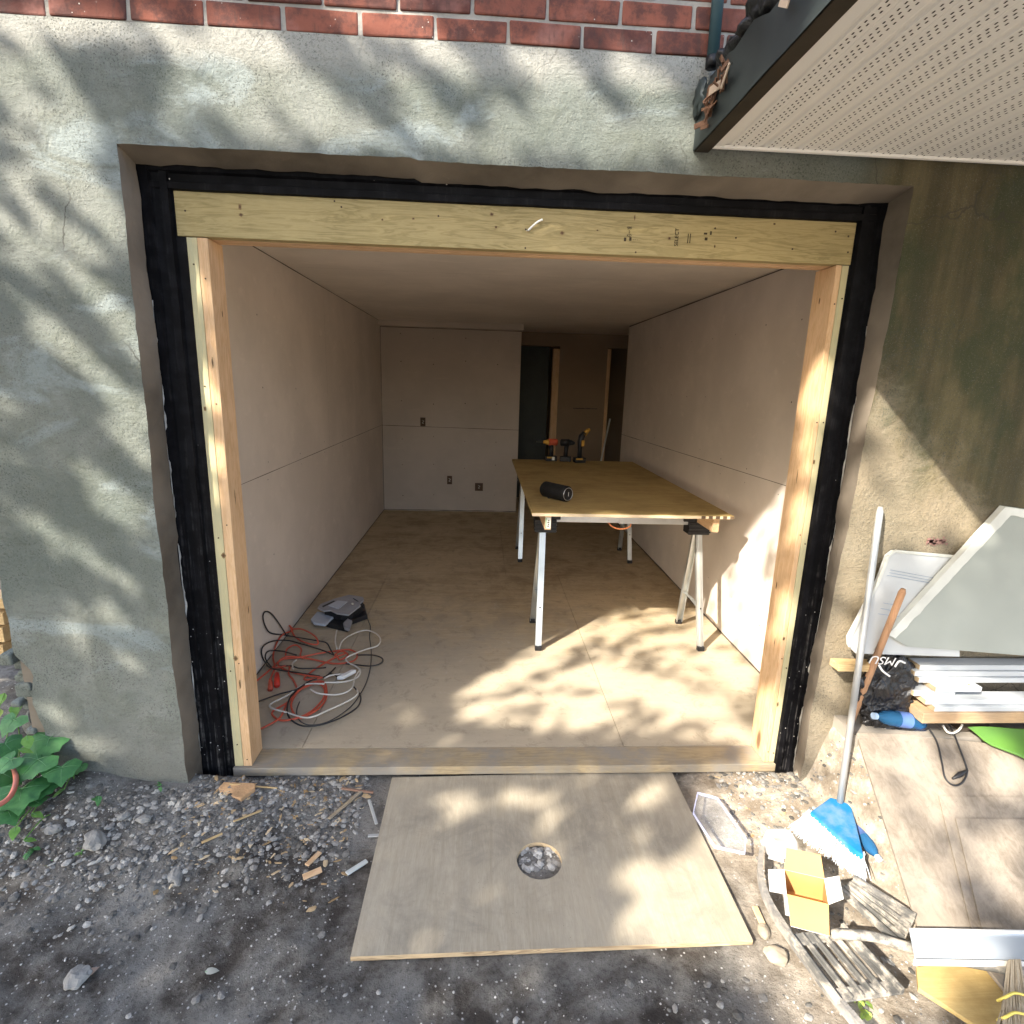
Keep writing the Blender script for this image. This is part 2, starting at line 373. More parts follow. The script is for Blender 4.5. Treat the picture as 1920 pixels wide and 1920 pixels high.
def blob(name, c, r, mat, parent=None, seed=1., amp=.35, sub=3, freq=2.0, flat=None, smooth=True):
    bm = bmesh.new(); bmesh.ops.create_icosphere(bm, subdivisions=sub, radius=1)
    for v in bm.verts:
        p = v.co.copy(); v.co = p*(1 + amp*nz(p, freq, seed) + amp*.4*nz(p, freq*3, seed+5))
        v.co = Vector((v.co.x*r[0], v.co.y*r[1], v.co.z*r[2]))
        if flat is not None: v.co.z = max(v.co.z, flat)
    me = bpy.data.meshes.new(name); bm.to_mesh(me); bm.free(); me.materials.append(mat)
    if smooth: me.polygons.foreach_set('use_smooth', [True]*len(me.polygons))
    o = bpy.data.objects.new(name, me); COL.objects.link(o); o.location = c
    if parent: o.parent = parent
    return o
def lettering(name, body, size, mat, loc, xdir, ydir, parent=None, depth=.0006):
    cu = bpy.data.curves.new(name, 'FONT'); cu.body = body; cu.size = size; cu.extrude = depth
    cu.align_x = 'CENTER'; cu.align_y = 'CENTER'; cu.materials.append(mat)
    o = bpy.data.objects.new(name, cu); COL.objects.link(o)
    x = Vector(xdir).normalized(); y = Vector(ydir).normalized(); z = x.cross(y).normalized(); y = z.cross(x)
    m = Matrix.Identity(4)
    for i in range(3): m[i][0], m[i][1], m[i][2], m[i][3] = x[i], y[i], z[i], loc[i]
    me = bpy.data.meshes.new_from_object(o); bpy.data.objects.remove(o)
    o = bpy.data.objects.new(name, me); COL.objects.link(o)
    if parent: o.parent = parent
    o.matrix_local = m
    return o
def sm(x, a, b):
    t = min(1, max(0, (x-a)/(b-a))); return t*t*(3-2*t)

# ================================================================ GROUND
PADS = .61
def padz(y): return .33 + (min(y, .05)-.05)*PADS
def gh(x, y, rough=True):
    side = sm(abs(x), .72, 1.15)*sm(y, -.35, .1)
    h = -.072 + .072*side + .075*sm(-x, 1.35, 1.85)*sm(y, -.25, .2) + .02*sm(-x, .6, 1.4)
    if x > 1.22: h = max(h, h*(1-sm(x, 1.3, 1.42)) + sm(x, 1.3, 1.42)*(padz(y)-.035 if y > -.4 else -.02))
    if rough:
        k = 1 - .75*(sm(x, -.66, -.58)*sm(-x, -.98, -.88)*sm(y, -.62, -.55))
        h += k*(.022*nz((x, y, 0), 2.3, 3) + .012*nz((x, y, 0), 8, 1) + .006*nz((x, y, 0), 26, 2))
    if -1.35 < x < 1.4 and y > .26: h = min(h, -.05)
    return h
def grid(name, x0, x1, y0, y1, st, mat):
    nx = int((x1-x0)/st)+1; ny = int((y1-y0)/st)+1
    vs = [(x0+i*st, y0+j*st, gh(x0+i*st, y0+j*st)) for j in range(ny) for i in range(nx)]
    fs = [(j*nx+i, j*nx+i+1, (j+1)*nx+i+1, (j+1)*nx+i) for j in range(ny-1) for i in range(nx-1)]
    return vs, fs, nx, ny
vs, fs, nx, ny = grid('ground', -3.2, 3.2, -1.5, 1.5, .02, SOIL)
# drop cells under the house floor, then an outer skirt to the horizon
fs = [f for f in fs if not (-1.50 < vs[f[0]][0] < 3.1 and vs[f[0]][1] > .36)]
gm = MB(); gm.add(vs, fs)
o_ = 60; z_ = -.09
gm.add([(-o_, -o_, z_), (o_, -o_, z_), (o_, o_, z_), (-o_, o_, z_)], [(0, 1, 2, 3)])
tag(gm.build('ground', SOIL, smooth=True), kind='structure')

def scatter(name, n, area, size, mat, label, flat=.6, dens=None, tri=0, lift=.25, powr=2.2, elong=1.0):
    bm = bmesh.new(); bmesh.ops.create_icosphere(bm, subdivisions=1, radius=1)
    bv = np.array([v.co[:] for v in bm.verts]); bf = np.array([[v.index for v in f.verts] for f in bm.faces]); bm.free()
    V = []; F = []; T = []; k = 0; c = 0; tries = 0
    while c < n and tries < n*30:
        tries += 1
        x = area[0]+(area[1]-area[0])*rng.random(); y = area[2]+(area[3]-area[2])*rng.random()
        if dens and rng.random() > dens(x, y): continue
        s = size[0] + (size[1]-size[0])*rng.random()**powr
        q = bv * (1 + .35*(rng.random(bv.shape)-.5)) * np.array([s*elong*(.7+.6*rng.random()), s*(.6+.5*rng.random()), s*flat*(.6+.6*rng.random())])
        a = rng.random()*6.28; t = (rng.random()-.5)*.8
        ca, sa, ct, st = math.cos(a), math.sin(a), math.cos(t), math.sin(t)
        q = q @ np.array([[1, 0, 0], [0, ct, -st], [0, st, ct]]).T @ np.array([[ca, -sa, 0], [sa, ca, 0], [0, 0, 1]]).T
        V.append(q + [x, y, gh(x, y) + s*flat*lift]); F.append(bf+k); k += len(bv); T += [rng.random()]*len(bf); c += 1
    return tag(me_obj(name, np.vstack(V).tolist(), np.vstack(F).tolist(), mat, None, None, False, T), label, kind='stuff')
def onboard(x, y): return (-.60 < x < .93 and -.56 < y < .34)
def gdens(x, y):
    if onboard(x, y) and math.hypot(x-.115, y+.085) > .075: return 0
    if x > 1.40 and y > -.5: return 0
    if y > .17 and (x < -1.3 and x > -1.95 or x > 1.3): return 0
    d = .22
    d += .8*sm(-x, .5, .9)*sm(y, -.55, -.2)
    d += .5*sm(y, .0, .3)
    d *= .35 + 1.1*max(0, .5+1.3*nz((x, y, 0), 2.2, 9))
    d *= 1 - .85*sm(-y, .0, .4)
    return min(1, d)
STONE = attr_mat('grey_gravel', [(.08, .076, .070), (.16, .154, .142), (.25, .24, .225), (.44, .43, .40)])
scatter('gravel', 10500, (-2.3, 1.6, -.95, .33), (.0020, .0160), STONE, 'loose grey gravel and crushed stone over the dark soil', flat=.42, dens=gdens, powr=3.2)
GRIT = attr_mat('pale_grit', [(.16, .15, .14), (.30, .29, .27), (.62, .60, .57)])
scatter('grit', 4200, (-2.1, 1.6, -1.0, .33), (.0012, .0045), GRIT, 'fine pale grit and mortar crumbs strewn over the soil', dens=lambda x, y: 0 if onboard(x, y) and math.hypot(x-.115, y+.085) > .075 else (.9 if x > .8 else .5)*(0 if x > 1.4 and y > -.45 else 1), flat=.8)
CHIP = attr_mat('wood_chips', [(.30, .20, .10), (.52, .38, .22), (.66, .55, .38)])
scatter('wood_chips', 420, (-1.25, 1.3, -.45, .32), (.003, .012), CHIP, 'wood shavings and splinters lying along the threshold', flat=.25, elong=2.2,
        dens=lambda x, y: 0 if onboard(x, y) else sm(y, -.4, .25)*(.2+.8*sm(-x, .3, .6)))
RUB = attr_mat('pale_rubble', [(.20, .19, .18), (.38, .37, .35), (.55, .54, .51)])
scatter('rubble', 150, (.03, .20, -.17, .0), (.004, .018), RUB, 'pale rubble seen through the round hole of the ramp board', dens=lambda x, y: 1, powr=1.6)
# ================================================================ HOUSE WALL
house = thing('house_wall', 'weathered grey stucco garage wall with a band of red brick above its open doorway', 'house wall')
YW = .2; ZB = 2.73; XL = -1.93
def ledge(z): return -1.328 + .010*sm(z, 1.0, 2.38) + .006*nz((0, 0, z), 5, 2) + .004*nz((0, 0, z), 24, 2)
def redge(z): return 1.296 + .055*sm(z, .2, 2.4) + .006*nz((0, 0, z), 5, 6) + .004*nz((0, 0, z), 24, 6)
def tedge(x): return 2.386 + (.006 if x < -.36 else 0) + .003*nz((x, 0, 0), 4, 3) + .003*nz((x, 0, 0), 30, 3)
ST = .03
def panel_grid(x0f, x1f, z0f, z1f, nx, nz_, y=YW):
    """grid patch with functional borders: x0f(z), x1f(z) / z0f(x), z1f(x)"""
    vs = []
    for j in range(nz_+1):
        for i in range(nx+1):
            s, t = i/nx, j/nz_
            zm = z0f(0)*(1-t)+z1f(0)*t
            x = x0f(zm)*(1-s)+x1f(zm)*s
            z = z0f(x)*(1-t)+z1f(x)*t
            vs.append((x, y + .005*nz((x, 0, z), 3, 4) + .0025*nz((x, 0, z), 14, 4), z))
    fs = [(j*(nx+1)+i, j*(nx+1)+i+1, (j+1)*(nx+1)+i+1, (j+1)*(nx+1)+i) for j in range(nz_) for i in range(nx)]
    return vs, fs
zt = tedge(0)
def leftend(z): return XL + .02*nz((0, 0, z), 7, 8) + (.05*sm(.62-z, 0, .1) + .05*max(0, nz((0, 0, z), 9, 3)) if z < .62 else 0) + .03*sm(.35-z, 0, .1)
m = MB()
TL = lambda x: tedge(-1.32) if x < -1.3 else tedge(x)
a = panel_grid(leftend, ledge, lambda x: -.3, TL, 22, 90); m.add(*a)
a = panel_grid(redge, lambda z: 4.5, lambda x: -.3, lambda x: tedge(1.35), 80, 90); m.add(*a)
a = panel_grid(lambda z: XL+.02*nz((0, 0, z), 7, 8), lambda z: ledge(2.38), TL, lambda x: ZB, 22, 12); m.add(*a)
a = panel_grid(lambda z: ledge(2.38), lambda z: redge(2.38), tedge, lambda x: ZB, 100, 12); m.add(*a)
a = panel_grid(lambda z: redge(2.38), lambda z: 4.5, lambda x: tedge(1.35), lambda x: ZB, 80, 12); m.add(*a)
m.box((XL+.03, YW+.0051, ZB-.01), (4.5, YW+.1, ZB))
st = m.build('stucco_face', STUCCO, house, smooth=True)
mw = MB()      # masonry core behind the render
mw.box((XL+.02, .33, -.3), (-1.47, 7.2, 2.72)); mw.box((XL+.015, .215, -.3), (-1.335, .33, 2.72))
m2 = MB()
for i in range(60):     # left reveal
    pass
def reveal():
    m = MB(); n = 80; zs = [-.15 + (2.386+.15)*i/n for i in range(n+1)]
    L = [(ledge(z), YW + .005*nz((ledge(z), 0, z), 3, 4) + .0025*nz((ledge(z), 0, z), 14, 4)+.0002, z) for z in zs]
    L2 = [(-1.318+.010*nz((0, 1, z), 5, 2)+.006*nz((0, 1, z), 19, 2), .3035, z) for z in zs]
    m.add(L+L2, [(i, i+1, n+2+i, n+1+i) for i in range(n)])
    Rr = [(redge(z), YW + .005*nz((redge(z), 0, z), 3, 4) + .0025*nz((redge(z), 0, z), 14, 4)+.0002, z) for z in zs]
    R2 = [(1.338-.012*sm(1.2-z, 0, 1)+.010*nz((0, 1, z), 6, 7)+.006*nz((0, 1, z), 19, 7), .3035, z) for z in zs]
    m.add(Rr+R2, [(i+1, i, n+1+i, n+2+i) for i in range(n)])
    xs = [-1.32 + 2.68*i/100 for i in range(101)]
    T = [(x, YW + .005*nz((x, 0, tedge(x)), 3, 4)+.0002, tedge(x)) for x in xs]
    def q(x): return (2.352 if x > -.36 else 2.368) + .008*nz((x, 0, 0), 5, 1) + .007*nz((x, 0, 0), 17, 1)
    T2 = [(x, .3035, q(x)) for x in xs]
    m.add(T+T2, [(i, i+1, 102+i, 101+i) for i in range(100)])
    return m.build('reveal', REVEAL, house, smooth=True)
reveal()
# broken render and loose masonry at the wall's left foot
mm = MB()
for i in range(26):
    z = .02 + .6*i/26 + random.uniform(-.01, .01); s = random.uniform(.018, .05)
    x = XL + random.uniform(-.03, .03) + .06*sm(.5-z, 0, .5)*random.random(); y = .2 + random.uniform(.02, .10)
    mm.box((x-s, y-.03, z-s*.6), (x+s*.7, y+.06, z+s*.6))
mm.build('broken_masonry', STUCCO, house, bevel=.008)
mw.build('masonry_core', REVEAL, house)

# brick courses: real bricks with mortar behind
mb = MB(); BH, BL, MJ = .064, .2245, .0105
z = ZB + .004; row = 0
while z < 3.2:
    x = -2.2 + (row % 2)*.117 + .03
    while x < 1.4:
        w_ = BL + random.uniform(-.006, .004)
        if x > XL-.2:
            j = lambda: random.uniform(-.0025, .0025)
            y = YW - .002 + random.uniform(-.003, .003)
            vs = [(x+j(), y, z+j()), (x+w_+j(), y, z+j()), (x+w_+j(), y, z+BH+j()), (x+j(), y, z+BH+j())]
            mb.prism(vs, (0, .06, 0), 0, random.random())
        x += w_ + MJ
    z += BH + MJ; row += 1
mb.box((XL, YW+.0035, ZB), (4.5, YW+.2, 3.2), 1)
mb.build('brick_courses', [BRICK, MORTAR], house, tone=True, bevel=.005)
MB().box((XL, .42, ZB), (4.5, 7.2, 3.2)).build('upper_core', REVEAL, house)

# black steel door surround: stepped profile run round the opening
dl = MB()
prof = [(.0, .312), (.034, .308), (.040, .322), (.066, .324), (.070, .314), (.094, .316), (.10, .335), (.135, .336)]
def run(pf, f, n=30):
    vs = []; k = len(pf)
    for i in range(n+1):
        for p in pf: vs.append(f(p, i/n))
    fs = [(i*k+j, i*k+j+1, (i+1)*k+j+1, (i+1)*k+j) for i in range(n) for j in range(k-1)]
    return vs, fs
wob = lambda t, s: .0022*nz((t*9, s, 0), 1.3, 4)
v_, f_ = run(prof, lambda p, t: (-1.325+p[0]+wob(t, p[0]), p[1]+wob(t, 3), -.1+2.49*t)); dl.add(v_, f_)
v_, f_ = run(prof, lambda p, t: (1.352-p[0]*.95-.014*(1-t)+wob(t, p[0]+2), p[1]+wob(t, 5), -.1+2.49*t)); dl.add(v_, [f[::-1] for f in f_])
v_, f_ = run(prof, lambda p, t: (-1.33+2.69*t, p[1]+.001, 2.385-p[0]*.9+wob(t*3, p[0]+7))); dl.add(v_, [f[::-1] for f in f_])
dl.box((-1.47, .337, -.1), (-1.206, .47, 2.5)); dl.box((1.252, .337, -.1), (1.7, .47, 2.5)); dl.box((-1.206, .339, 2.303), (1.252, .47, 2.5))
dl.build('black_door_surround', LINER, house)
# ragged pale paint edge where render meets steel
PALE = simple('chipped_white_paint', (.62, .60, .55), .8, .3, 80, .4)
for side in (-1, 1):
    n = 130; vs = []; pe = MB()
    for i in range(n+1):
        z = -.02 + 1.95*i/n
        xx = (-1.321 if side < 0 else 1.342-.012*sm(1.2-z, 0, 1)) ; wd = .005 + .009*max(0, nz((z, side, 0), 9, 2)) + .008*max(0, nz((z, side, 0), 40, 2))
        if nz((z, side, 1), 5, 8) < -.12: wd = .0002
        vs += [(xx, .3095, z), (xx - side*wd, .3065, z)]
    pe.add(vs, [(2*i, 2*i+1, 2*i+3, 2*i+2) if side < 0 else (2*i, 2*i+2, 2*i+3, 2*i+1) for i in range(n)])
    pe.build('paint_edge', PALE, house)

# ================================================================ TIMBER DOOR FRAME
tf = thing('timber_door_frame', 'new softwood frame of header, paired studs and sill set into the garage doorway', 'door frame')
hd = lumber('header', (-1.219, .350, 2.2255), (1.250, .350, 2.2235), .04, .147, W_GREEN, tf)
lumber('header_ply', (-1.19, .3895, 2.222), (1.235, .3895, 2.222), .036, .142, W_PINK, tf)
lumber('header_ply', (-1.19, .4275, 2.224), (1.235, .4275, 2.222), .036, .146, W_PINK, tf)
for (x, mt, dy) in ((-1.172, W_GREENZ, 0), (-1.1345, W_PINKZ, -.001)):
    MB().box((x-.018, .331+dy, .002), (x+.018, .452+dy, 2.149)).build('stud', mt, tf, bevel=.002)
for (x, mt, dy) in ((1.212, W_PINKZ, -.001), (1.2355, W_GREENZ, 0)):
    MB().box((x-.0155 if x > 1.22 else x-.0155, .331+dy, .002), (x+(.0110 if x > 1.22 else .0065), .47+dy, 2.148)).build('stud', mt, tf, bevel=.002)
lumber('sill', (-1.195, .387, -.021), (1.258, .387, -.021), .135, .04, W_OLD, tf)
INK = simple('black_stamp_ink', (.05, .035, .02), .8)
def stamp(u, v, body, size, rotv=True):
    p = W(u, v, .3290)
    lettering('grade_stamp', body, size, INK, p, (0, 0, 1) if rotv else (1, 0, 0), (-1, 0, 0) if rotv else (0, 0, 1), tf)
stamp(1269, 445, 'SELECT', .019)
stamp(1180, 435, 'SPF\n2\nKD', .0125, False)
stamp(1192, 449, '- - -', .012, False)
k = MB()
for (u, v, a, b) in ((1172, 449, .004, .006), (1182, 448, .004, .006), (1290, 447, .0012, .016), (1294, 447, .0012, .016), (1324, 448, .005, .005), (1333, 437, .003, .006), (1323, 438, .006, .003)):
    p = W(u, v, .3290); MB().box((p.x-a, .3285, p.z-b), (p.x+a, .3300, p.z+b)).build('grade_stamp', INK, tf)
NAIL = simple('rusty_nail_head', (.07, .045, .03), .6, metal=.3)
for (u, v) in ((347, 395), (627, 377), (822, 405), (640, 388), (1192, 473), (986, 430), (1341, 428), (1380, 446), (1486, 467), (1567, 434), (1591, 443), (1590, 473), (985, 465)):
    p = W(u, v, .3290); MB().tube([p, p+Vector((0, .004, 0))], .0035, 7).build('nail_head', NAIL, tf)
for x in (-1.172, -1.135, 1.21, 1.237):
    for z in (.08, .5, 1.05, 1.6, 2.05):
        z += random.uniform(-.06, .06); MB().tube([(x, .3285, z), (x, .3325, z)], .003, 6).build('nail_head', NAIL, tf)
KO, KI = simple('knot_halo', (.22, .15, .07), .75, .2, 60), simple('knot_core', (.10, .055, .03), .75, .3, 60)
def knot(m, p, rx, rz, nrm):
    nr = Vector(nrm); x = Vector((1, 0, 0)) if abs(nr.y) > .5 else Vector((0, 1, 0)); z = Vector((0, 0, 1))
    for k_, (q, mi) in enumerate(((1, 0), (.55, 1))):
        c = Vector(p)+nr*(.0006+.0005*k_); w_ = [1+.15*math.sin(j*2.1+rx*900) for j in range(12)]
        pts = [c + x*math.cos(j*math.pi/6)*rx*q*w_[j] + z*math.sin(j*math.pi/6)*rz*q*w_[j] for j in range(12)]
        if (pts[1]-pts[0]).cross(pts[2]-pts[1]).dot(nr) < 0: pts = pts[::-1]
        m.add(pts, [tuple(range(12))], mi)
    m.build('knot', [KO, KI], tf); m.v, m.f, m.m, m.t = [], [], [], []
m = MB()
for (u, v, a, b) in ((450, 388, .006, .011), (452, 403, .008, .006), (922, 402, .007, .006), (930, 426, .005, .005), (775, 410, .005, .004), (1054, 437, .008, .007), (1190, 408, .003, .010), (1255, 447, .006, .006), (717, 412, .004, .004), (1120, 432, .004, .003), (1452, 420, .005, .004), (1340, 462, .003, .006)):
    knot(m, W(u, v, .3300), a, b, (0, -1, 0))
for (x, z, a, b) in ((-1.158, .97, .009, .012), (-1.146, .52, .009, .012), (-1.137, .40, .004, .022), (-1.178, 1.55, .005, .009), (-1.135, 1.72, .003, .02), (1.222, 1.4, .005, .010), (1.205, .62, .006, .009), (1.222, .3, .004, .012)):
    knot(m, (x, .3297 if abs(x) > 1.15 else .3290, z), a, b, (0, -1, 0))
for (y, z, a, b) in ((.40, 1.9, .004, .012), (.38, 1.2, .003, .03), (.42, .7, .004, .018), (.37, .45, .003, .02)):
    knot(m, (-1.1163, y, z), a, b, (1, 0, 0)); knot(m, (1.1960, y+.01, z+.13), a, b, (-1, 0, 0))
# white wire tail poking out of the header
k = MB(); p0 = W(984, 432, .3290)
k.tube(catmull([p0+Vector((0, .01, 0)), p0+Vector((.012, -.004, 0)), p0+Vector((.025, -.008, .012)), p0+Vector((.045, -.01, .028)), p0+Vector((.062, -.012, .036))]), [.0012]*6+[.004]*19, 6)
tag(k.build('cable_tail', simple('white_pvc', (.8, .8, .76), .5), smooth=True), 'short white cable end sticking out of a hole in the header', 'cable')

# ================================================================ GARAGE INTERIOR
X0, X1, ZC, YB = -1.401, 1.578, 2.371, 5.41
SCREW = simple('screw_dimple', (.10, .085, .07), .8)
JOINT = simple('open_board_joint', (.10, .08, .065), .9)
def rough_line(m, a, b, wd, nrm, mi=1, seed=0):
    """narrow open joint between boards: a ragged strip a hair proud of the wall"""
    a, b = Vector(a), Vector(b); nr = Vector(nrm); n = 40; s = (b-a).normalized().cross(nr); vs = []
    for i in range(n+1):
        p = a.lerp(b, i/n) + nr*.0012; q = wd*(1+.7*nz((i*.3, seed, 0), 1, seed))
        vs += [p + s*q/2, p - s*q/2]
    m.add(vs, [(2*i, 2*i+1, 2*i+3, 2*i+2) for i in range(n)], mi)
def dots(m, pts, nrm, r=.0048, mi=2):
    nr = Vector(nrm); x = nr.orthogonal().normalized(); y = nr.cross(x)
    for p in pts:
        p = Vector(p) + nr*.0014; rr = r*random.uniform(.7, 1.2)
        m.add([p + (x*math.cos(j*math.pi/3)+y*math.sin(j*math.pi/3))*rr for j in range(6)], [tuple(range(6))], mi)
MW = [DRY, JOINT, SCREW]
m = MB().box((-1.47, .3371+.134, -.1), (X0, YB+.1, 2.5))
rough_line(m, (X0, .5, 1.112), (X0, YB, 1.108), .004, (1, 0, 0), seed=2)
for yy in (2.9, ): rough_line(m, (X0, yy, 1.11), (X0, yy, 2.37), .0015, (1, 0, 0), seed=4)
rough_line(m, (X0, .5, 2.366), (X0, YB, 2.366), .005, (1, 0, 0), seed=5); rough_line(m, (X0, .5, .004), (X0, YB, .004), .008, (1, 0, 0), seed=6)
dots(m, [(X0, .9+.61*i+random.uniform(-.02, .02), z+random.uniform(-.02, .02)) for i in range(8) for z in (.25, .6, 1.07, 1.16, 1.6, 2.0) if random.random() < .75], (1, 0, 0))
tag(m.build('wall_left', MW), kind='structure')
m = MB().box((X1, .3371+.134, -.1), (1.70, 4.99, 2.5))
rough_line(m, (X1, .5, 1.17), (X1, 4.98, 1.10), .004, (-1, 0, 0), seed=7)
rough_line(m, (X1, .5, 2.36), (X1, 4.98, 2.36), .010, (-1, 0, 0), seed=8); rough_line(m, (X1, .5, .006), (X1, 4.98, .006), .014, (-1, 0, 0), seed=9)
dots(m, [(X1, .8+.41*i+random.uniform(-.02, .02), z+random.uniform(-.02, .02)) for i in range(10) for z in (.3, .7, 1.09, 1.2, 1.6, 2.05) if random.random() < .7], (-1, 0, 0))
tag(m.build('wall_right', MW), kind='structure')
m = MB().box((-1.47, .4711, ZC), (1.70, 4.99, 2.5)).box((-1.47, 4.99, ZC), (2.3, 7.1, 2.5))
rough_line(m, (X0, 2.1, ZC), (X1, 2.1, ZC), .0015, (0, 0, -1), seed=3); rough_line(m, (X0, 3.9, ZC), (X1, 3.9, ZC), .0015, (0, 0, -1), seed=4)
dots(m, [(-1.1+.5*i, 1.0+.4*j, ZC) for i in range(6) for j in range(10) if random.random() < .35], (0, 0, -1), .003)
tag(m.build('ceiling', [DRYC, JOINT, SCREW]), kind='structure')
XE = .337
MW = [drywall('shade_tinted_back_board', (.52, .455, .39)), JOINT, SCREW]  # back drywall coloured darker to carry the dimness of the far end
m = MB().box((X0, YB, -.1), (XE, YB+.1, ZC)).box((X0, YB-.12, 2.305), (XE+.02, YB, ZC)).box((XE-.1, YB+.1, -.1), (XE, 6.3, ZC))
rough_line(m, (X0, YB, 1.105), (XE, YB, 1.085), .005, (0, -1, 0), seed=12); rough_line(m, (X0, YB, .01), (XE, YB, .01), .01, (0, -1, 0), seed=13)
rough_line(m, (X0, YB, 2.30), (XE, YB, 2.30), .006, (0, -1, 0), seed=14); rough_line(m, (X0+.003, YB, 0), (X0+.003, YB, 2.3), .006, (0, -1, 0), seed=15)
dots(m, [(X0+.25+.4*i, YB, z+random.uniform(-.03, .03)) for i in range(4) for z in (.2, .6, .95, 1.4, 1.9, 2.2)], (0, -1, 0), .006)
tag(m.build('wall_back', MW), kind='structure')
# far lobby behind the table: lintel, dark openings, studs
YF = 6.25
def fx(u, v=760): return W(u, v, YF).x
def fz(v, u=1060): return W(u, v, YF).z
zo = fz(650)
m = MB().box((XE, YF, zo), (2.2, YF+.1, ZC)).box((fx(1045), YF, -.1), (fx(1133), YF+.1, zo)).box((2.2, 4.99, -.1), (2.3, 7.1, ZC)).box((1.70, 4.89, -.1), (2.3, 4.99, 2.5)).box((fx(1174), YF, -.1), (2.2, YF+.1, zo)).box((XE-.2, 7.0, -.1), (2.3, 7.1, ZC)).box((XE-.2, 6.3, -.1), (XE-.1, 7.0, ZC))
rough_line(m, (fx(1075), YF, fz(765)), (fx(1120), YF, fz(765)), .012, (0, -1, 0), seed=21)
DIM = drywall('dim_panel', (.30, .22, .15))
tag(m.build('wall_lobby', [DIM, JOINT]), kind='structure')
t = thing('rough_door_opening', 'pale studs framing the two dark openings at the far end of the garage', 'door opening')
MB().box((fx(1033), YF-.02, 0), (fx(1045), YF+.08, fz(655))).build('stud', W_PINKZ, t, bevel=.002)
MB().box((fx(1133), YF-.02, .2), (fx(1139), YF+.08, fz(652))).build('stud', W_PINKZ, t, bevel=.002)
t = thing('dark_door', 'dark interior door with a small lever handle beyond the back wall', 'door')
MB().box((XE+.01, YF+.15, 0), (fx(1028), YF+.19, zo)).build('door_leaf', simple('dark_green_paint', (.02, .025, .02), .5), t)
p = W(1012, 828, YF+.13); MB().tube([p-Vector((.05, 0, 0)), p+Vector((.05, 0, 0))], .009).tube([p+Vector((.05, 0, 0)), p+Vector((.05, .04, 0))], .009).build('handle', GALV, t, smooth=True)
p, q = W(1128, 858, YF-.06), W(1144, 785, YF-.02)
tag(MB().beam(p + (p-q)*.9, q, .012, .02).build('trim_strip', simple('white_trim', (.75, .75, .72), .5)), 'thin white trim strip leaning in the right-hand dark opening', 'trim strip')
OB = simple('brown_outlet_box', (.09, .055, .035), .7); WIRE = simple('outlet_wire', (.45, .42, .36), .6)
for (u, v, a, b, lb) in ((793, 791, .032, .055, 'upper rectangular outlet cut-out in the back drywall'), (843, 900, .032, .055, 'narrow outlet cut-out low in the back drywall, left of the square one'), (898, 913, .052, .052, 'square outlet box low in the back drywall with wire inside')):
    p = W(u, v, YB); t = thing('outlet_box', lb, 'outlet box', 'outlet boxes in the back wall')
    mm = MB(); mm.box((p.x-a, YB-.004, p.z-b), (p.x+a, YB-.001, p.z-b+.006)).box((p.x-a, YB-.004, p.z+b-.006), (p.x+a, YB-.001, p.z+b)).box((p.x-a, YB-.004, p.z-b+.006), (p.x-a+.006, YB-.001, p.z+b-.006)).box((p.x+a-.006, YB-.004, p.z-b+.006), (p.x+a, YB-.001, p.z+b-.006)).box((p.x-a+.006, YB-.003, p.z-b+.006), (p.x+a-.006, YB-.001, p.z+b-.006))
    mm.build('box_rim', OB, t)
    MB().tube(catmull([p+Vector((-.01, -.004, .02)), p+Vector((.012, -.012, .01)), p+Vector((-.008, -.012, -.012)), p+Vector((.01, -.004, -.02))]), .004).build('wire', WIRE, t, smooth=True)
# floor of plywood sheets
m = MB(); sheets = [(-1.40, -.943, .459, 2.9), (-.940, 1.577, .459, .4992)]
sheets = [(-1.40, -.9415, .459, 2.9), (-.9385, .57, .459, 2.9), (.573, 1.577, .459, 2.9), (-1.40, .1, 2.903, 5.34), (.103, 1.577, 2.903, 5.34), (-1.4, 2.3, 5.343, 7.0)]
for (a, b, c, d) in sheets: m.box((a, c, -.02), (b, d, -.001))
m.box((-1.4, .459, -.1), (1.577, 7.0, -.021), 1)
tag(m.build('floor', [PLY_FLOOR, JOINT]), kind='structure')

# ================================================================ TABLE ON SAW HORSES
TX0, TX1, TY0, TY1, TZ = .173, 1.393, 1.336, 3.72, .934
t = thing('worktable_sheet', 'golden plywood sheet on two timbers used as a worktable over saw horses', 'table', loc=(0, 0, 0))
MB().box((TX0, TY0, TZ-.018), (TX1, TY1, TZ)).build('plywood_top', PLY_TABLE, t)
mm = MB()
mm.box((TX0, TY0-.0015, TZ-.018), (TX0+1.0, TY0-.0001, TZ-.0005), 0)
for i in range(5): mm.box((TX0+1.00+i*.044, TY0-.0015, TZ-.018), (TX0+1.00+i*.044+.018, TY0-.0001, TZ-.0005), 0); mm.box((TX0+1.018+i*.044, TY0-.0015, TZ-.018), (TX0+1.018+i*.044+.026, TY0-.0001, TZ-.0005), 1)
mm.build('edge_veneer', [simple('pale_cut_veneer', (.62, .50, .34), .7, .2, 40), simple('dark_cut_veneer', (.12, .08, .05), .8)], t)
lumber('bearer', (.272, TY0+.03, TZ-.064), (.272, TY1-.02, TZ-.064), .038, .089, W_PINK, t)
lumber('bearer', (1.30, TY0+.03, TZ-.064), (1.30, TY1-.02, TZ-.064), .038, .089, W_PINK, t)
p = Vector((.272, TY0+.0285, TZ-.064)); 
MB().box((.256, TY0+.0275, TZ-.10), (.288, TY0+.0299, TZ-.032)).build('lumber_tag', simple('white_label', (.72, .74, .68), .6), t)
mm = MB()
for i in range(4): mm.box((.268+.003*(i % 2), TY0+.0266, TZ-.088+i*.011), (.280, TY0+.0272, TZ-.082+i*.011))
mm.box((.258, TY0+.0266, TZ-.098), (.262, TY0+.0272, TZ-.036), 1)
mm.build('tag_print', [INK, simple('green_print', (.1, .4, .12), .6)], t)
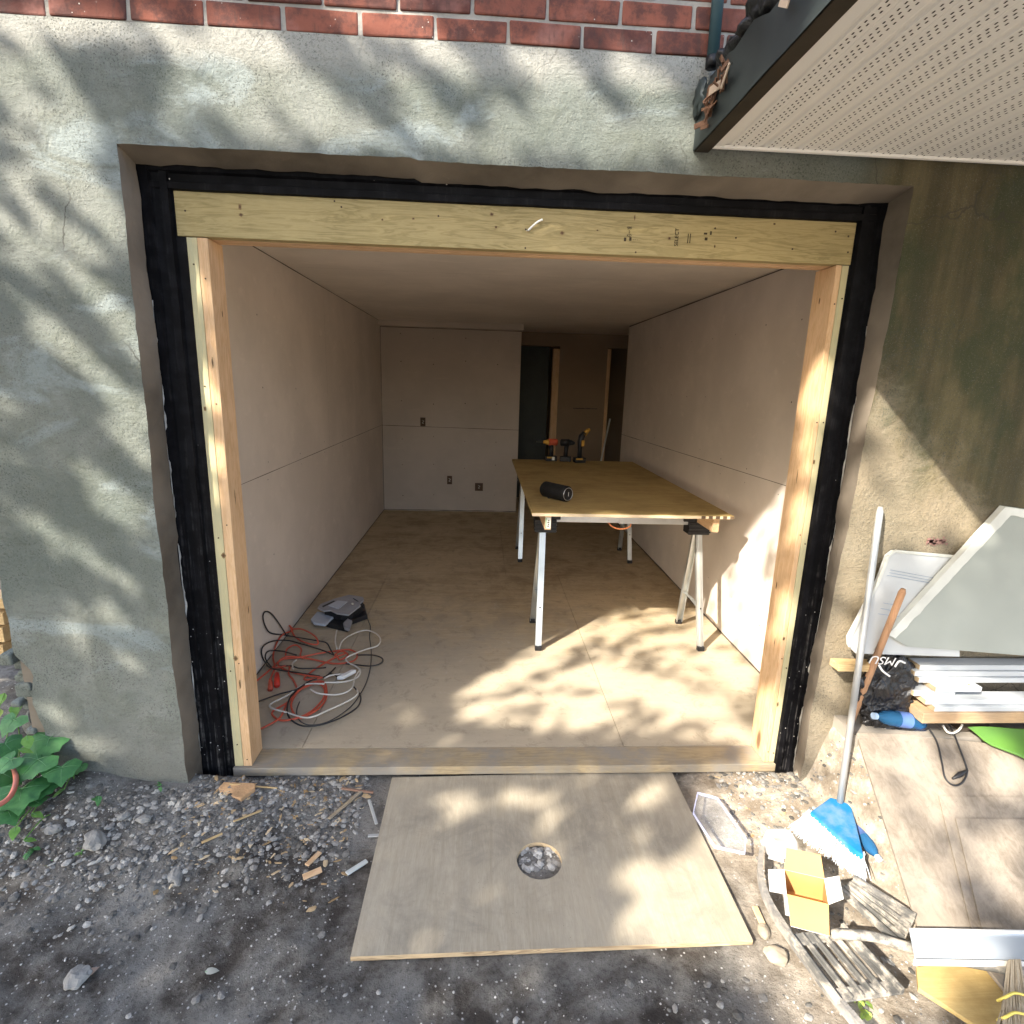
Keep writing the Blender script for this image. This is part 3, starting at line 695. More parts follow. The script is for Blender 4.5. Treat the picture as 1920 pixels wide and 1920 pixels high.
def sawhorse(y, label):
    t = thing('saw_horse', label, 'saw horse', 'saw horses under the worktable')
    zb = TZ-.108; xa, xb = .285, 1.295
    for (x, s) in ((xa, 1), (xb, -1)):
        hm = MB()
        hm.box((x-.065, y-.052, zb-.085), (x+.075, y+.052, zb-.001)).box((x-.03 if s > 0 else x-.10, y-.045, zb), (x+.10 if s > 0 else x+.03, y-.028, zb+.075)).box((x-.03 if s > 0 else x-.10, y+.028, zb), (x+.10 if s > 0 else x+.03, y+.045, zb+.075))
        for i in range(3): hm.box((x-.07, y-.058, zb-.072+i*.024), (x+.08, y-.0521, zb-.062+i*.024))
        hm.build('bracket_head', BLACKP, t, bevel=.004)
        for d in (-1, 1):
            top = Vector((x-.012*s, y+d*.035, zb-.07)); bot = Vector((x-.03*s, y+d*.215, .022))
            lm = MB(); dr = (bot-top).normalized()
            lm.beam(top, bot, .038, .004, (0, -d, .3)); xx = dr.cross(Vector((0, -d, .3))).normalized()
            for e in (-1, 1): lm.beam(top+xx*e*.0185+Vector((0, -d*.012, 0)), bot+xx*e*.0185+Vector((0, -d*.012, 0)), .003, .026, (0, -d, .3))
            lm.beam(top+Vector((0, d*.004, 0)), bot+Vector((0, d*.004, 0)), .012, .006, (0, -d, .3))
            lg = lm.build('leg', GALV, t)
            MB().box((bot.x-.022, bot.y-.016, 0), (bot.x+.022, bot.y+.016, .03)).build('rubber_foot', BLACKP, lg, bevel=.003)
            MB().tube([bot+(top-bot)*.34+Vector((0, d*-.012, 0))+Vector((0, d*.02, 0)), bot+(top-bot)*.34+Vector((0, d*.012, 0))], .005).build('rivet', BLACKP, lg)
        br = MB(); a = Vector((x-.02*s, y-.145, .27)); b = Vector((x-.02*s, y+.145, .27))
        br.beam(a, (a+b)/2+Vector((0, .01, .01)), .022, .005).beam((a+b)/2-Vector((0, .01, -.01)), b, .022, .005); br.build('spreader', GALV, t)
    cb = MB(); cb.box((xa+.05, y-.022, zb-.02), ((xa+xb)/2, y+.022, zb+.035)).build('crossbar', ALU, t, bevel=.002)
    cb = MB(); cb.box(((xa+xb)/2-.02, y-.026, zb-.024), (xb-.05, y+.026, zb+.039)).build('crossbar', ALU, t, bevel=.002)
    return t
h1 = sawhorse(1.665, 'folding metal saw horse with black plastic heads under the near end of the plywood')
h2 = sawhorse(3.50, 'folding metal saw horse under the far end of the plywood')
k = MB(); k.tube(catmull([(.70, 1.69, .82), (.72, 1.62, .79), (.78, 1.61, .775), (.84, 1.62, .79), (.86, 1.69, .82)]), .005)
tag(k.build('orange_strap', simple('orange_rubber', (.75, .28, .12), .5), smooth=True), 'short orange strap looping below the saw horse crossbar', 'strap')
# loudspeaker
sp = thing('portable_speaker', 'black cylindrical portable loudspeaker lying on the golden plywood', 'speaker')
a = G(1024, 916, TZ+.055); b = G(1062, 925, TZ+.055); a.z = b.z = TZ+.052
d = (b-a).normalized(); a2, b2 = a - d*.005, b + d*.005
MB().tube([a2-d*.014, a2-d*.01, a2, b2, b2+d*.01], [.03, .045, .052, .052, .047], 24).build('body', simple('black_mesh_cloth', (.008, .008, .009), .75, .3, 200, .6), sp, smooth=True)
MB().tube([b2+d*.0101, b2+d*.013], [.036, .034], 24).build('end_cap', BLACKP, sp)
mk = MB(); x_ = d.orthogonal().normalized()
ring = [b2+d*.011+Vector((0, 0, 1))*.041*math.cos(i/24*6.283)+d.cross(Vector((0, 0, 1)))*.041*math.sin(i/24*6.283) for i in range(25)]
mk.tube(ring, .0022, 6).build('ring', simple('silver_trim', (.6, .6, .62), .3, metal=.8), sp, smooth=True)
MB().beam(b2+d*.0135-Vector((0, 0, .014)), b2+d*.0135+Vector((0, 0, .014)), .003, .004, d).build('emblem', PALE, sp)
MB().tube(catmull([a2+Vector((0, -.045, -.02)), a2+Vector((.01, -.075, -.045)), a2+Vector((.03, -.06, -.05))]), .004).build('strap_loop', BLACKP, sp, smooth=True)
# cordless tools
YT = simple('yellow_tool_plastic', (.55, .30, .05), .5, .2); YR = simple('red_tool_plastic', (.5, .09, .04), .5)
def drill(u, v, rot, label, kind):
    p = G(u, v, TZ); t = thing('cordless_tool', label, 'cordless tool', 'cordless tools at the far end of the worktable', loc=(p.x, p.y, TZ)); t.rotation_euler = (0, 0, rot)
    MB().box((-.055, -.04, 0), (.055, .04, .05)).build('battery', [BLACKP], t, bevel=.006)
    MB().box((-.05, -.0405, .03), (.02, -.0400, .045)).build('battery_mark', YT, t)
    if kind == 2:
        MB().tube([(0, 0, .05), (0, 0, .12), (.0, 0, .2), (.01, 0, .25), (.04, 0, .29)], [.024, .022, .03, .032, .026], 12).build('body', BLACKP, t, smooth=True)
        MB().tube([(.03, 0, .27), (.07, 0, .31), (.09, 0, .325)], [.028, .02, .014], 12).build('head', YT, t, smooth=True)
        MB().box((.0, -.036, .16), (.03, -.03, .22)).build('grip_patch', YT, t, bevel=.003)
    else:
        MB().tube([(0, 0, .05), (.0, 0, .1), (-.005, 0, .16)], [.022, .02, .024], 12).build('grip', BLACKP, t, smooth=True)
        MB().tube([(.06, 0, .185), (.05, 0, .185), (-.03, 0, .185)], [.02, .034, .036], 14).build('motor_housing', YR if kind == 0 else BLACKP, t, smooth=True)
        MB().tube([(-.03, 0, .185), (-.06, 0, .185), (-.085, 0, .185)], [.03, .022, .012], 14).build('chuck', YT if kind == 0 else BLACKP, t, smooth=True)
    if kind == 0: MB().box((.0, -.0415, .012), (.026, -.0402, .044)).build('white_mark', PALE, t)
drill(1033, 864, .1, 'orange-backed cordless drill, leftmost of the three tools on the plywood', 0)
drill(1060, 865, 2.9, 'black cordless driver standing between the other two tools', 1)
drill(1086, 867, .2, 'tall cordless multi-tool with angled head, rightmost of the three', 2)

# ================================================================ CORDS AND SAW ON THE FLOOR
def zc(p, z=.006):
    q = G(480+p[0]/6.857, 1100+p[1]/6.857, z)
    return q if q.x > X0+.012 else X(480+p[0]/6.857, 1100+p[1]/6.857, X0+.010)
def cord(name, label, cat, lines, r, mat, z0, hs=None):
    t = thing(name, label, cat, 'tangled cords by the left stud')
    m = MB()
    for li, L in enumerate(lines):
        pts = []
        for i, q in enumerate(L):
            z = z0 + .010*(.5+.5*math.sin(i*1.7+li)) + (q[2] if len(q) > 2 else 0)
            pts.append(zc(q, z))
        m.tube(catmull(pts, 6), r, 7)
    m.build('cable', mat, t, smooth=True); return t
ORG = simple('orange_red_cable', (.55, .10, .055), .5, .2); BLK = simple('black_cable', (.025, .025, .027), .5); WHT = simple('off_white_cable', (.66, .62, .54), .5, .15)
oc = cord('extension_cord', 'orange-red extension cord tangled in loops beside the left stud', 'extension cord', [
 [(60, 1830), (300, 1690), (400, 1500), (520, 1350), (700, 1240), (860, 1220), (910, 1340), (880, 1480), (760, 1600), (560, 1690), (470, 1600), (460, 1480), (560, 1330), (740, 1250), (850, 1230)],
 [(-40, 1250), (190, 1060), (330, 940), (560, 910), (800, 860), (1000, 830), (1200, 810), (1300, 870), (1240, 960), (1000, 990), (700, 930), (400, 900), (280, 990), (400, 1080), (640, 1140), (850, 1170), (620, 1190), (760, 1060), (1000, 920), (1150, 860)],
 [(430, 500), (470, 560), (340, 620), (260, 740), (220, 900), (240, 1030), (200, 1150), (180, 1200)],
 [(440, 510, .02), (500, 640), (640, 720), (790, 740), (760, 640, .03), (600, 550, .03), (470, 545)],
 [(380, 880), (400, 800), (500, 750), (580, 800), (570, 880), (600, 920)],
 [(560, 1330), (400, 1490), (220, 1600), (230, 1670), (330, 1720), (530, 1690), (700, 1610), (820, 1500), (880, 1400), (870, 1290), (760, 1230)],
 [(230, 1050), (420, 1020), (420, 1120), (480, 1200), (520, 1290)], [(1040, 880), (1080, 940), (1180, 880), (1110, 830), (1030, 860), (1010, 920)]], .0052, ORG, .010)
a, b = zc((185, 1180), .012), zc((185, 1320), .012); MB().tube([a, a.lerp(b, .3), b], [.006, .011, .015], 10).build('plug', ORG, oc, smooth=True)
a, b = zc((270, 1120), .014), zc((270, 1270), .014); MB().tube([a, a.lerp(b, .55), b], [.012, .016, .016], 10).build('plug', simple('red_plug', (.65, .05, .03), .4), oc, smooth=True)
cord('extension_cord', 'black power cord looping through the tangle and up the left wall', 'power cord', [
 [(400, 640), (300, 480, .04), (200, 350, .10), (120, 320, .12), (90, 400, .10), (130, 530, .04), (200, 600), (360, 620), (520, 650), (760, 690), (900, 720), (960, 810), (1000, 880)],
 [(1000, 880), (860, 820), (600, 740), (400, 690), (220, 700), (100, 760), (70, 850), (110, 960), (200, 1050), (500, 1100), (820, 1150)],
 [(520, 880), (330, 830), (160, 830), (120, 920), (200, 1040)], [(1290, 880), (1500, 880), (1620, 920), (1610, 980), (1480, 1020), (1250, 1000), (1150, 990)],
 [(20, 1480), (300, 1380), (520, 1320), (700, 1210), (900, 1150), (1020, 1040)], [(300, 1020), (460, 1020), (560, 1050), (760, 1050), (900, 1040)], [(940, 1110), (1080, 1170)],
 [(1250, 1280), (1340, 1400), (1310, 1540), (1100, 1680), (820, 1780), (600, 1790), (450, 1710), (400, 1600), (430, 1440), (520, 1330)]], .0042, BLK, .016)
cord('extension_cord', 'thin grey cord running from the power tool down to the front of the tangle', 'power cord', [
 [(1250, 150, .12), (1380, 250, .06), (1440, 430), (1470, 520), (1460, 650), (1480, 820), (1475, 1000), (1430, 1200), (1340, 1380), (1200, 1560), (940, 1730), (700, 1780), (560, 1720), (520, 1600), (560, 1480)]], .003, simple('dark_grey_cable', (.06, .06, .06), .5), .006)
wc = cord('extension_cord', 'off-white power cord with a flat socket block lying over the tangle', 'power cord', [
 [(1070, 800), (1110, 700), (1220, 620), (1400, 560), (1540, 600), (1600, 680), (1560, 760), (1400, 810), (1250, 870), (1160, 920), (1190, 980), (1280, 1020), (1340, 1080), (1310, 1160), (1200, 1210), (1040, 1230), (880, 1230)],
 [(700, 1320), (800, 1370), (1000, 1390), (1150, 1360), (1240, 1290), (1270, 1180), (1340, 1060)],
 [(880, 1250), (620, 1260), (400, 1400), (200, 1500), (200, 1560), (400, 1620), (600, 1680), (740, 1670), (900, 1600), (1100, 1510), (1250, 1430), (1310, 1370), (1290, 1320), (1250, 1290)],
 [(1040, 800), (1020, 700), (1030, 600), (1040, 560)], [(520, 940), (470, 990), (480, 1060)], [(880, 1180), (960, 1140), (1130, 1120)]], .0046, WHT, .020)
MB().prism([zc(q, .016) for q in ((1040, 1200), (1230, 1105), (1290, 1110), (1120, 1200))], (0, 0, .022)).build('socket_block', simple('white_block', (.72, .72, .70), .45), wc, bevel=.004)
# power tool lying on its side
t = thing('power_saw', 'grey and black power saw with a flat plate lying beside the tangled cords', 'power tool')
def sl_(name, pts, z, th, mat, bv=.004): return MB().prism([zc(q, z) for q in pts], (0, 0, th)).build(name, mat, t, bevel=bv)
TG = simple('grey_tool_casting', (.30, .30, .315), .5, .2, 30); TL_ = simple('light_grey_pad', (.48, .51, .56), .5, .12, 30)
sl_('base', [(900, 520), (1180, 590), (1235, 490), (1430, 420), (1400, 300), (1180, 330), (940, 450)], .002, .035, BLACKP)
sl_('guard', [(705, 450), (790, 350), (960, 370), (1000, 420), (890, 515), (740, 495)], .03, .02, TL_)
sl_('motor_body', [(880, 380), (1100, 440), (1240, 420), (1400, 300), (1330, 230), (1000, 240)], .037, .045, BLACKP)
sl_('plate', [(790, 290), (830, 240), (1010, 170), (1200, 120), (1380, 150), (1390, 190), (1330, 240), (1350, 260), (1190, 380), (1040, 360), (960, 320), (870, 330)], .095, .012, TG)
sl_('plate_insert', [(930, 250), (1050, 185), (1180, 200), (1060, 290)], .107, .006, TL_, .002)
sl_('slot', [(850, 250), (1000, 180), (1020, 186), (860, 268)], .1075, .001, BLACKP, 0)
sl_('arm', [(1120, 500), (1140, 560), (1200, 580), (1240, 470), (1180, 440)], .037, .02, TG)
MB().tube([zc((1240, 220), .107), zc((1240, 220), .135)], [.009, .007], 10).build('knob', PALE, t, smooth=True)

# ================================================================ RAMP BOARD
t = thing('ramp_board', 'grey plywood board with a round hole lying on the soil in front of the sill', 'board')
ZR = -.050
c4 = [G(735, 1458, ZR), G(1258, 1444, ZR), G(1412, 1763, ZR), G(657, 1794, ZR)]
hc = G(1011, 1613, ZR); hr = G(1053, 1613, ZR).x - hc.x
NS = 40; ringp = [hc + Vector((math.cos(-i/NS*6.2832), math.sin(-i/NS*6.2832), 0))*hr for i in range(NS)]
def edge_pt(ang):
    d = Vector((math.cos(ang), math.sin(ang), 0)); best = 9
    for i in range(4):
        a, b = c4[i], c4[(i+1) % 4]; e = b-a; den = d.x*e.y-d.y*e.x
        if abs(den) < 1e-9: continue
        s = ((a.x-hc.x)*e.y-(a.y-hc.y)*e.x)/den; q = ((a.x-hc.x)*d.y-(a.y-hc.y)*d.x)/den
        if s > 0 and -1e-6 <= q <= 1+1e-6: best = min(best, s)
    return hc + d*best
angs = [-i/NS*6.2832 for i in range(NS)] + [math.atan2(c.y-hc.y, c.x-hc.x) for c in c4]
angs = sorted(set(round((a+20*math.pi) % (2*math.pi), 6) for a in angs), reverse=True); n = len(angs)
inn = [hc+Vector((math.cos(a), math.sin(a), 0))*hr for a in angs]; out = [edge_pt(a) for a in angs]
TH = Vector((0, 0, -.017)); m = MB()
vs = inn + out + [p+TH for p in inn] + [p+TH for p in out]
fs = []; mi = []
for i in range(n):
    j = (i+1) % n
    fs += [(i, n+i, n+j, j), (2*n+i, 2*n+j, 3*n+j, 3*n+i), (i, j, 2*n+j, 2*n+i), (n+i, 3*n+i, 3*n+j, n+j)]; mi += [0, 0, 1, 1]
me_obj('board_panel', vs, [f[::-1] for f in fs], [PLY_RAMP, PLYEDGE], t, mi)

# ================================================================ PORCH ROOF
pr = thing('porch_roof', 'porch eave with white vented soffit and dark metal fascia projecting over the doorway corner', 'porch roof')
ZS = 2.466; FX = .562; YP = -2.05; XR = 4.4
FASC = simple('dark_green_fascia_metal', (.035, .045, .045), .45, .5, 9, .25, metal=.3); BRN = simple('brown_trim_metal', (.035, .027, .018), .6, .4, 20, .3)
SOF = simple('soffit_vinyl', (.86, .85, .81), .5, .04, 6, .04)
n_ = 60; vs = []
for i in range(n_+1):
    y = .195 + (YP-.195)*i/n_; top = 2.60 + .018*nz((y, 0, 0), 5, 2) + .014*nz((y, 0, 0), 17, 2) - .03*sm(-y, .2, .5)
    for z in (ZS-.012, 2.50, 2.55, top): vs.append((FX + .004*nz((y, z, 0), 6, 3) - (.008 if z > 2.6 else 0), y, z))
fs = [(4*i+j, 4*i+j+1, 4*i+j+5, 4*i+j+4) for i in range(n_) for j in range(3)]
me_obj('fascia', vs, [f[::-1] for f in fs], FASC, pr, smooth=True)
MB().box((FX+.004, YP, ZS-.014), (FX+.052, .195, ZS+.01)).build('fascia_trim', BRN, pr, bevel=.002)
m = MB(); PW = .118; x = FX+.09; HM = 1
m.box((FX+.052, YP, ZS-.004), (FX+.09, .175, ZS+.004))
prx = [0, .008, .012, .020, .024, PW*.5-.004, PW*.5, PW*.5+.004, PW]; prz = [0, .005, .006, .005, 0, 0, .0015, 0, 0]
while x < XR:
    vs = []
    for y in (YP, .175):
        for a, b in zip(prx, prz): vs.append((x+a, y, ZS+b))
    k = len(prx); m.add(vs, [(j, j+1, k+j+1, k+j) for j in range(k-1)])
    if x < 2.0:
        for ci, cx in enumerate((.032, .043, .073, .084, .097)):
            for r_ in range(60):
                y = .155 - r_*.022 - (ci % 2)*.011
                a = x+cx; m.add([(a, y, ZS-.0006), (a+.0036, y-.0005, ZS-.0006), (a+.0040, y+.0085, ZS-.0006), (a+.0004, y+.009, ZS-.0006)], [(0, 3, 2, 1)], 1)
    x += PW
so_ = m.build('soffit', [SOF, simple('vent_slot_dark', (.03, .027, .022), .9)], pr)
MB().box((FX+.052, .163, ZS-.008), (XR, .178, ZS+.002)).build('wall_trim', SOF, pr, bevel=.002)
MB().box((FX+.003, YP, ZS+.02), (XR, .19, ZS+.085)).build('roof_deck', BRN, pr)
# tar flashing, rotten wood and the pipe over the eave corner
TAR = simple('black_roof_tar', (.012, .012, .013), .45, .5, 18, .8, dist=.01)
blob('flashing', (.635, .06, 2.63), (.07, .13, .075), TAR, pr, 4, .5, 5, 2.2)
blob('flashing', (.67, -.16, 2.64), (.11, .17, .085), TAR, pr, 8, .45, 5, 2.4)
blob('flashing', (.75, -.42, 2.64), (.16, .24, .07), TAR, pr, 9, .45, 5, 2.4)
RW = simple('rotten_brown_wood', (.16, .085, .05), .9, .5, 30, .8); PW_ = simple('pale_splinter', (.50, .38, .27), .8)
rot = thing('rotten_wood_debris', 'torn brown rotten wood hanging out over the dark fascia beside the pipe', 'debris')
m = MB()
for i in range(34):
    u = random.uniform(1318, 1362); v = 222 - (u-1318)*2.3 + random.uniform(-20, 22); p = X(u, v, FX-.006-random.random()*.012)
    d = Vector((random.uniform(-.4, .2), random.uniform(-1, .4), random.uniform(-.4, 1))).normalized()
    m.beam(p-d*.015, p+d*random.uniform(.01, .03), random.uniform(.006, .018), .004, (1, 0, 0))
m.build('rotten_pieces', RW, rot)
m = MB(); a, b = X(1352, 165, FX-.022), X(1368, 118, FX-.022); m.beam(a, b, .012, .003, (1, 0, 0)); a, b = X(1330, 172, FX-.02), X(1350, 158, FX-.02); m.beam(a, b, .022, .003, (1, 0, 0)); a, b = X(1462, 5, FX-.02), X(1478, 8, FX-.02); m.beam(a, b, .014, .003, (1, 0, 0))
m.build('pale_splinters', PW_, rot)
pipe = thing('drain_pipe', 'dark blue-green vertical pipe running down the brick beside the porch eave', 'pipe')
p = W(1334, 108, .165); q = W(1345, 0, .165)
MB().tube([(p.x+.004, .165, p.z), (q.x, .165, 3.2)], .0185, 16).build('pipe_body', simple('blue_green_pipe_paint', (.04, .085, .10), .4, .3, 12, .3), pipe, smooth=True)
MB().tube([(p.x+.004, .165, p.z-.028), (p.x+.004, .165, p.z+.002)], .021, 16).build('pipe_collar', TAR, pipe, smooth=True)
blob('peeling_flap', (FX-.004, .17, 2.60), (.012, .045, .055), FASC, pr, 3, .5, 3, 2.5)

# ================================================================ RIGHT-HAND PILE
def P3(u, v, off=0.): # point on the sloping plywood pad
    nr = Vector((0, -PADS, 1)); return onp(u, v, (0, .05, .33+off), nr)
def slab(name, pts, th, mat, label=None, cat=None, group=None, parent=None, bv=.0015):
    o = MB().prism(pts, (0, 0, -th)).build(name, mat, parent, bevel=bv)
    if label: tag(o, label, cat, group)
    return o
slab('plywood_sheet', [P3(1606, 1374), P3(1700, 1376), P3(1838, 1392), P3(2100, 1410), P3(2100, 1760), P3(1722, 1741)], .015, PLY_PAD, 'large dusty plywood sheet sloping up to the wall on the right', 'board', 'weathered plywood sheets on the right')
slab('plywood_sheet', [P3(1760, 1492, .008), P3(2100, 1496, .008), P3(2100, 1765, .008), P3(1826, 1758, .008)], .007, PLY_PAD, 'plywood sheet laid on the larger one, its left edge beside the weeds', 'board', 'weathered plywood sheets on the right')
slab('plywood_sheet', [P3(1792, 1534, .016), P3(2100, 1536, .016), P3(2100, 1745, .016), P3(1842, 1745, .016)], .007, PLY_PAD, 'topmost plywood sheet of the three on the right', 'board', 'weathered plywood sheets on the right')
m = MB()
for i in range(40):
    a_, b_ = 1.40+i*.04, 1.44+i*.04; y_ = .045+.006*nz((i, 0, 0), .4, 3)
    m.box((a_, y_, -.1), (b_, .2, .327+.004*nz((i, 1, 0), .5, 6)))
tag(m.build('concrete_ledge', simple('rough_concrete', (.26, .235, .20), .9, .35, 18, .7, dist=.006)), 'low rough concrete ledge at the wall foot under the pile of boards', 'ledge')
# leaning slabs
SLABG = simple('grey_green_slab', (.36, .385, .35), .7, .14, 9, .2); SLABE = simple('pale_slab_edge', (.62, .63, .58), .8, .15, 30, .5); SLABW = simple('pale_marble', (.56, .58, .58), .55, .1, 12, .1)
def leaning(u, v, y0=.085, y1=.175, z0=.62, z1=1.28):
    nr = Vector((0, -(z1-z0), (y1-y0))).normalized(); return onp(u, v, (0, y0, z0), nr)
t = thing('grey_slab', 'large grey-green slab with a pale chamfered edge leaning on the wall above the boards', 'slab')
pts = [leaning(*q) for q in ((1700, 1212), (1668, 1192), (1890, 962), (2060, 985), (2060, 1240))]
MB().prism(pts, (0, .022, 0)).build('slab_body', SLABG, t)
outer = [leaning(u, v) + Vector((0, -.003, 0)) for u, v in ((1664, 1190), (1884, 950), (2060, 974))]; inner = [leaning(u, v)+Vector((0, -.006, 0)) for u, v in ((1678, 1196), (1893, 966), (2060, 990))]
m = MB()
for i in range(2):
    n = 24
    for j in range(n):
        a, b = outer[i].lerp(outer[i+1], j/n), outer[i].lerp(outer[i+1], (j+1)/n); c, d = inner[i].lerp(inner[i+1], (j+1)/n), inner[i].lerp(inner[i+1], j/n)
        k1 = Vector((.008*nz((j*.7, i, 0), 1, 3), 0, .006*nz((j*.7, i, 2), 1, 3))); k2 = Vector((.008*nz(((j+1)*.7, i, 0), 1, 3), 0, .006*nz(((j+1)*.7, i, 2), 1, 3)))
        m.prism([a, b, c+k2, d+k1], (0, .026, 0))
m.build('slab_edge', SLABE, t)
t = thing('white_slab', 'smaller pale marbled slab behind the broom handle, left of the big slab', 'slab')
def ln2(u, v): return leaning(u, v, .10, .188, .62, 1.1)
pts = [ln2(*q) for q in ((1592, 1212), (1591, 1196), (1646, 1090), (1664, 1042), (1676, 1033), (1800, 1044), (1800, 1232), (1605, 1226))]
MB().prism(pts, (0, .018, 0)).build('slab_body', SLABW, t, bevel=.003)
m = MB(); e = [(1592, 1212), (1591, 1196), (1646, 1090), (1664, 1042), (1676, 1033), (1800, 1044)]
for i in range(len(e)-1):
    a, b = ln2(*e[i])+Vector((0, -.004, 0)), ln2(*e[i+1])+Vector((0, -.004, 0)); m.beam(a, b, .012, .008, (0, 1, 0))
m.build('slab_edge', SLABE, t, bevel=.002)
m = MB(); BL_ = simple('faint_blue_vein', (.22, .30, .42), .7)
for i, (a, b) in enumerate((((1668, 1068), (1760, 1085)), ((1666, 1073), (1757, 1090)), ((1655, 1130), (1675, 1133)), ((1650, 1140), (1680, 1146)), ((1645, 1150), (1690, 1156)), ((1662, 1078), (1752, 1094)))):
    m.beam(ln2(*a)+Vector((0, -.0045, 0)), ln2(*b)+Vector((0, -.0045, 0)), .0015, .001, (0, 1, 0))
m.build('blue_lines', BL_, t)
# red paint smear on wall
m = MB(); RS = simple('dull_red_paint', (.26, .15, .13), .8)
for i in range(26):
    u = random.gauss(1757, 10); v = random.gauss(1016, 4); p = W(u, v, .192); s = random.uniform(.003, .011)
    m.add([p+Vector((s*math.cos(j), 0, s*.6*math.sin(j)-(.006 if j == 4 else 0))) for j in range(6)], [tuple(range(6))])
m.build('paint_smear', RS, house)
# thick plank + trim boards
t = thing('thick_plank', 'thick brown wood plank carrying the white trim boards', 'plank')
pk = [(1.640, .03), (1.80, .03), (2.9, .03), (2.9, .175), (1.662, .175)]
lumber('plank', (1.64, .1, .425), (2.9, .1, .425), .15, .045, W_CRATE, t)
block = tag(MB().box((1.86, .075, .3285), (1.98, .17, .4015)).build('support_block', simple('shadow_toned_block', (.05, .04, .03), .9), bevel=.003), 'block holding up the thick plank, coloured as dark as the shadow there', 'block')  # block colour stands in for the dark shadow under the plank
TRIM = simple('white_painted_board', (.50, .53, .55), .45, .07, 14, .05); MDF = simple('raw_mdf_end', (.40, .31, .20), .85)
stack = [ # x0, x1, y0, y1, z0, label
 (1.690, 2.9, .036, .10, .4482, 'front white trim board lying on the thick plank'),
 (1.660, 2.9, .050, .115, .4712, 'white trim board second from the bottom of the stack'),
 (1.625, 1.80, .075, .150, .4942, 'short raw-ended white board jutting out left of the stack'),
 (1.705, 1.90, .066, .160, .5172, 'wide short white board with two chipped spots on the stack'),
 (1.655, 2.9, .098, .168, .5402, 'white trim board above the wide short one'),
 (1.640, 2.9, .108, .176, .5632, 'narrow white trim board near the top of the stack'),
 (1.665, 2.9, .118, .182, .5862, 'topmost white trim board just below the grey slab')]
for (a, b, c, d, z, lb) in stack:
    t = thing('trim_board', lb, 'board', 'white trim boards stacked on the right')
    MB().box((a+.0015, c, z), (b, d, z+.021)).build('board_body', TRIM, t, bevel=.0015)
    MB().box((a-.0015, c+.001, z+.001), (a+.0012, d-.001, z+.020)).build('raw_end', MDF, t)
MB().tube([(1.86, .085, .5383), (1.86, .085, .5393)], .006, 7).build('chipped_spot', MDF, t) 
# small offcut jutting from behind the bag
lumber('wood_offcut', (1.315, .135, .600), (1.475, .135, .597), .06, .028, W_YEL); tag(bpy.data.objects['wood_offcut'], 'short yellow offcut of wood jutting left behind the broom handle', 'wood offcut')
# black bag with white letters
BAG = NT('black_bag_plastic'); v_ = BAG.vec(); f_ = BAG.noise(v_, 9, 4, .55, 2.5); BAG = BAG.out((.014, .014, .016), .28, BAG.bump(f_, 1.0, .03), .6)
t = thing('black_bag', 'crumpled black plastic bag with white letters between the plank and wall', 'bag')
bl = blob('bag_body', (1.545, .130, .510), (.115, .046, .13), BAG, t, 11, .42, 5, 2.0)
blob('bag_fold', (1.57, .125, .40), (.11, .040, .085), BAG, t, 17, .4, 5, 2.2)
WI = simple('white_print', (.75, .75, .75), .5)
pl = W(1655, 1238, .055)
lettering('bag_letters', 'MSU', .055, WI, pl, (-1, 0, .10), (-.1, .25, -1), t)
m = MB(); 
for (a, b, c) in (((1678, 1250), (1686, 1240), (1697, 1243)), ((1648, 1247), (1655, 1258), (1668, 1268))): m.tube(catmull([W(*a, .05), W(*b, .045), W(*c, .05)]), .004, 6)
m.build('bag_print_swirl', WI, t, smooth=True)
# bottles
def bottle(name, base, tip, r, label, capm, bodym):
    t = thing(name, label, 'bottle', 'blue plastic bottles'); a, b = Vector(base), Vector(tip); d = b-a; L = d.length
    prof_ = [(0, .7), (.02, .95), (.10, 1), (.16, .93), (.2, 1), (.55, 1), (.6, .94), (.66, .98), (.80, .75), (.88, .42), (.9, .36), (.93, .36)]
    MB().tube([a+d*p for p, _ in prof_], [r*q for _, q in prof_], 18).build('bottle_body', bodym, t, smooth=True)
    MB().tube([a+d*.93, a+d*1.0], r*.42, 14).build('cap', capm, t)
    MB().tube([a+d*.28, a+d*.52], r*1.012, 18, cap=False).build('paper_label', simple('blue_white_label', (.12, .22, .55), .5, .6, 25), t, smooth=True)
BB = clear('blue_bottle_plastic', (.07, .30, .62), .30); CAPM = simple('pale_blue_cap', (.45, .60, .80), .4)
e1 = W(1637, 1342, .075); e2 = W(1728, 1354, .085)
bottle('water_bottle', e2, e1, .032, 'clear blue plastic bottle lying below the thick plank end', CAPM, BB)
e1 = G(1649, 1612, .030); e2 = G(1592, 1535, .022)
bottle('water_bottle', e2, e1, .025, 'blue plastic bottle half hidden behind the broom head', CAPM, BB)
# dark cable loop on pad
m = MB(); L = [(1742, 1366), (1757, 1392), (1766, 1430), (1772, 1458), (1787, 1472), (1803, 1468), (1813, 1450), (1810, 1432), (1798, 1400), (1787, 1372), (1778, 1356)]
m.tube(catmull([P3(u, v, .008) for u, v in L]), .0035, 7)
t = thing('usb_cable', 'thin black cable with a plug looping over the plywood below the plank', 'cable'); m.build('cable', BLK, t, smooth=True)
MB().tube([P3(1814, 1444, .01), P3(1800, 1452, .01), P3(1786, 1460, .008)], [.004, .010, .004], 8).build('plug', BLACKP, t, smooth=True)
m = MB(); m.tube(catmull([P3(u, v, .015) for u, v in ((1768, 1360), (1776, 1372), (1788, 1374), (1800, 1366), (1806, 1352))]), .0045, 7)
tag(m.build('white_lead', simple('white_lead_plastic', (.75, .73, .66), .5), smooth=True), 'short white lead curled under the thick plank', 'cable')
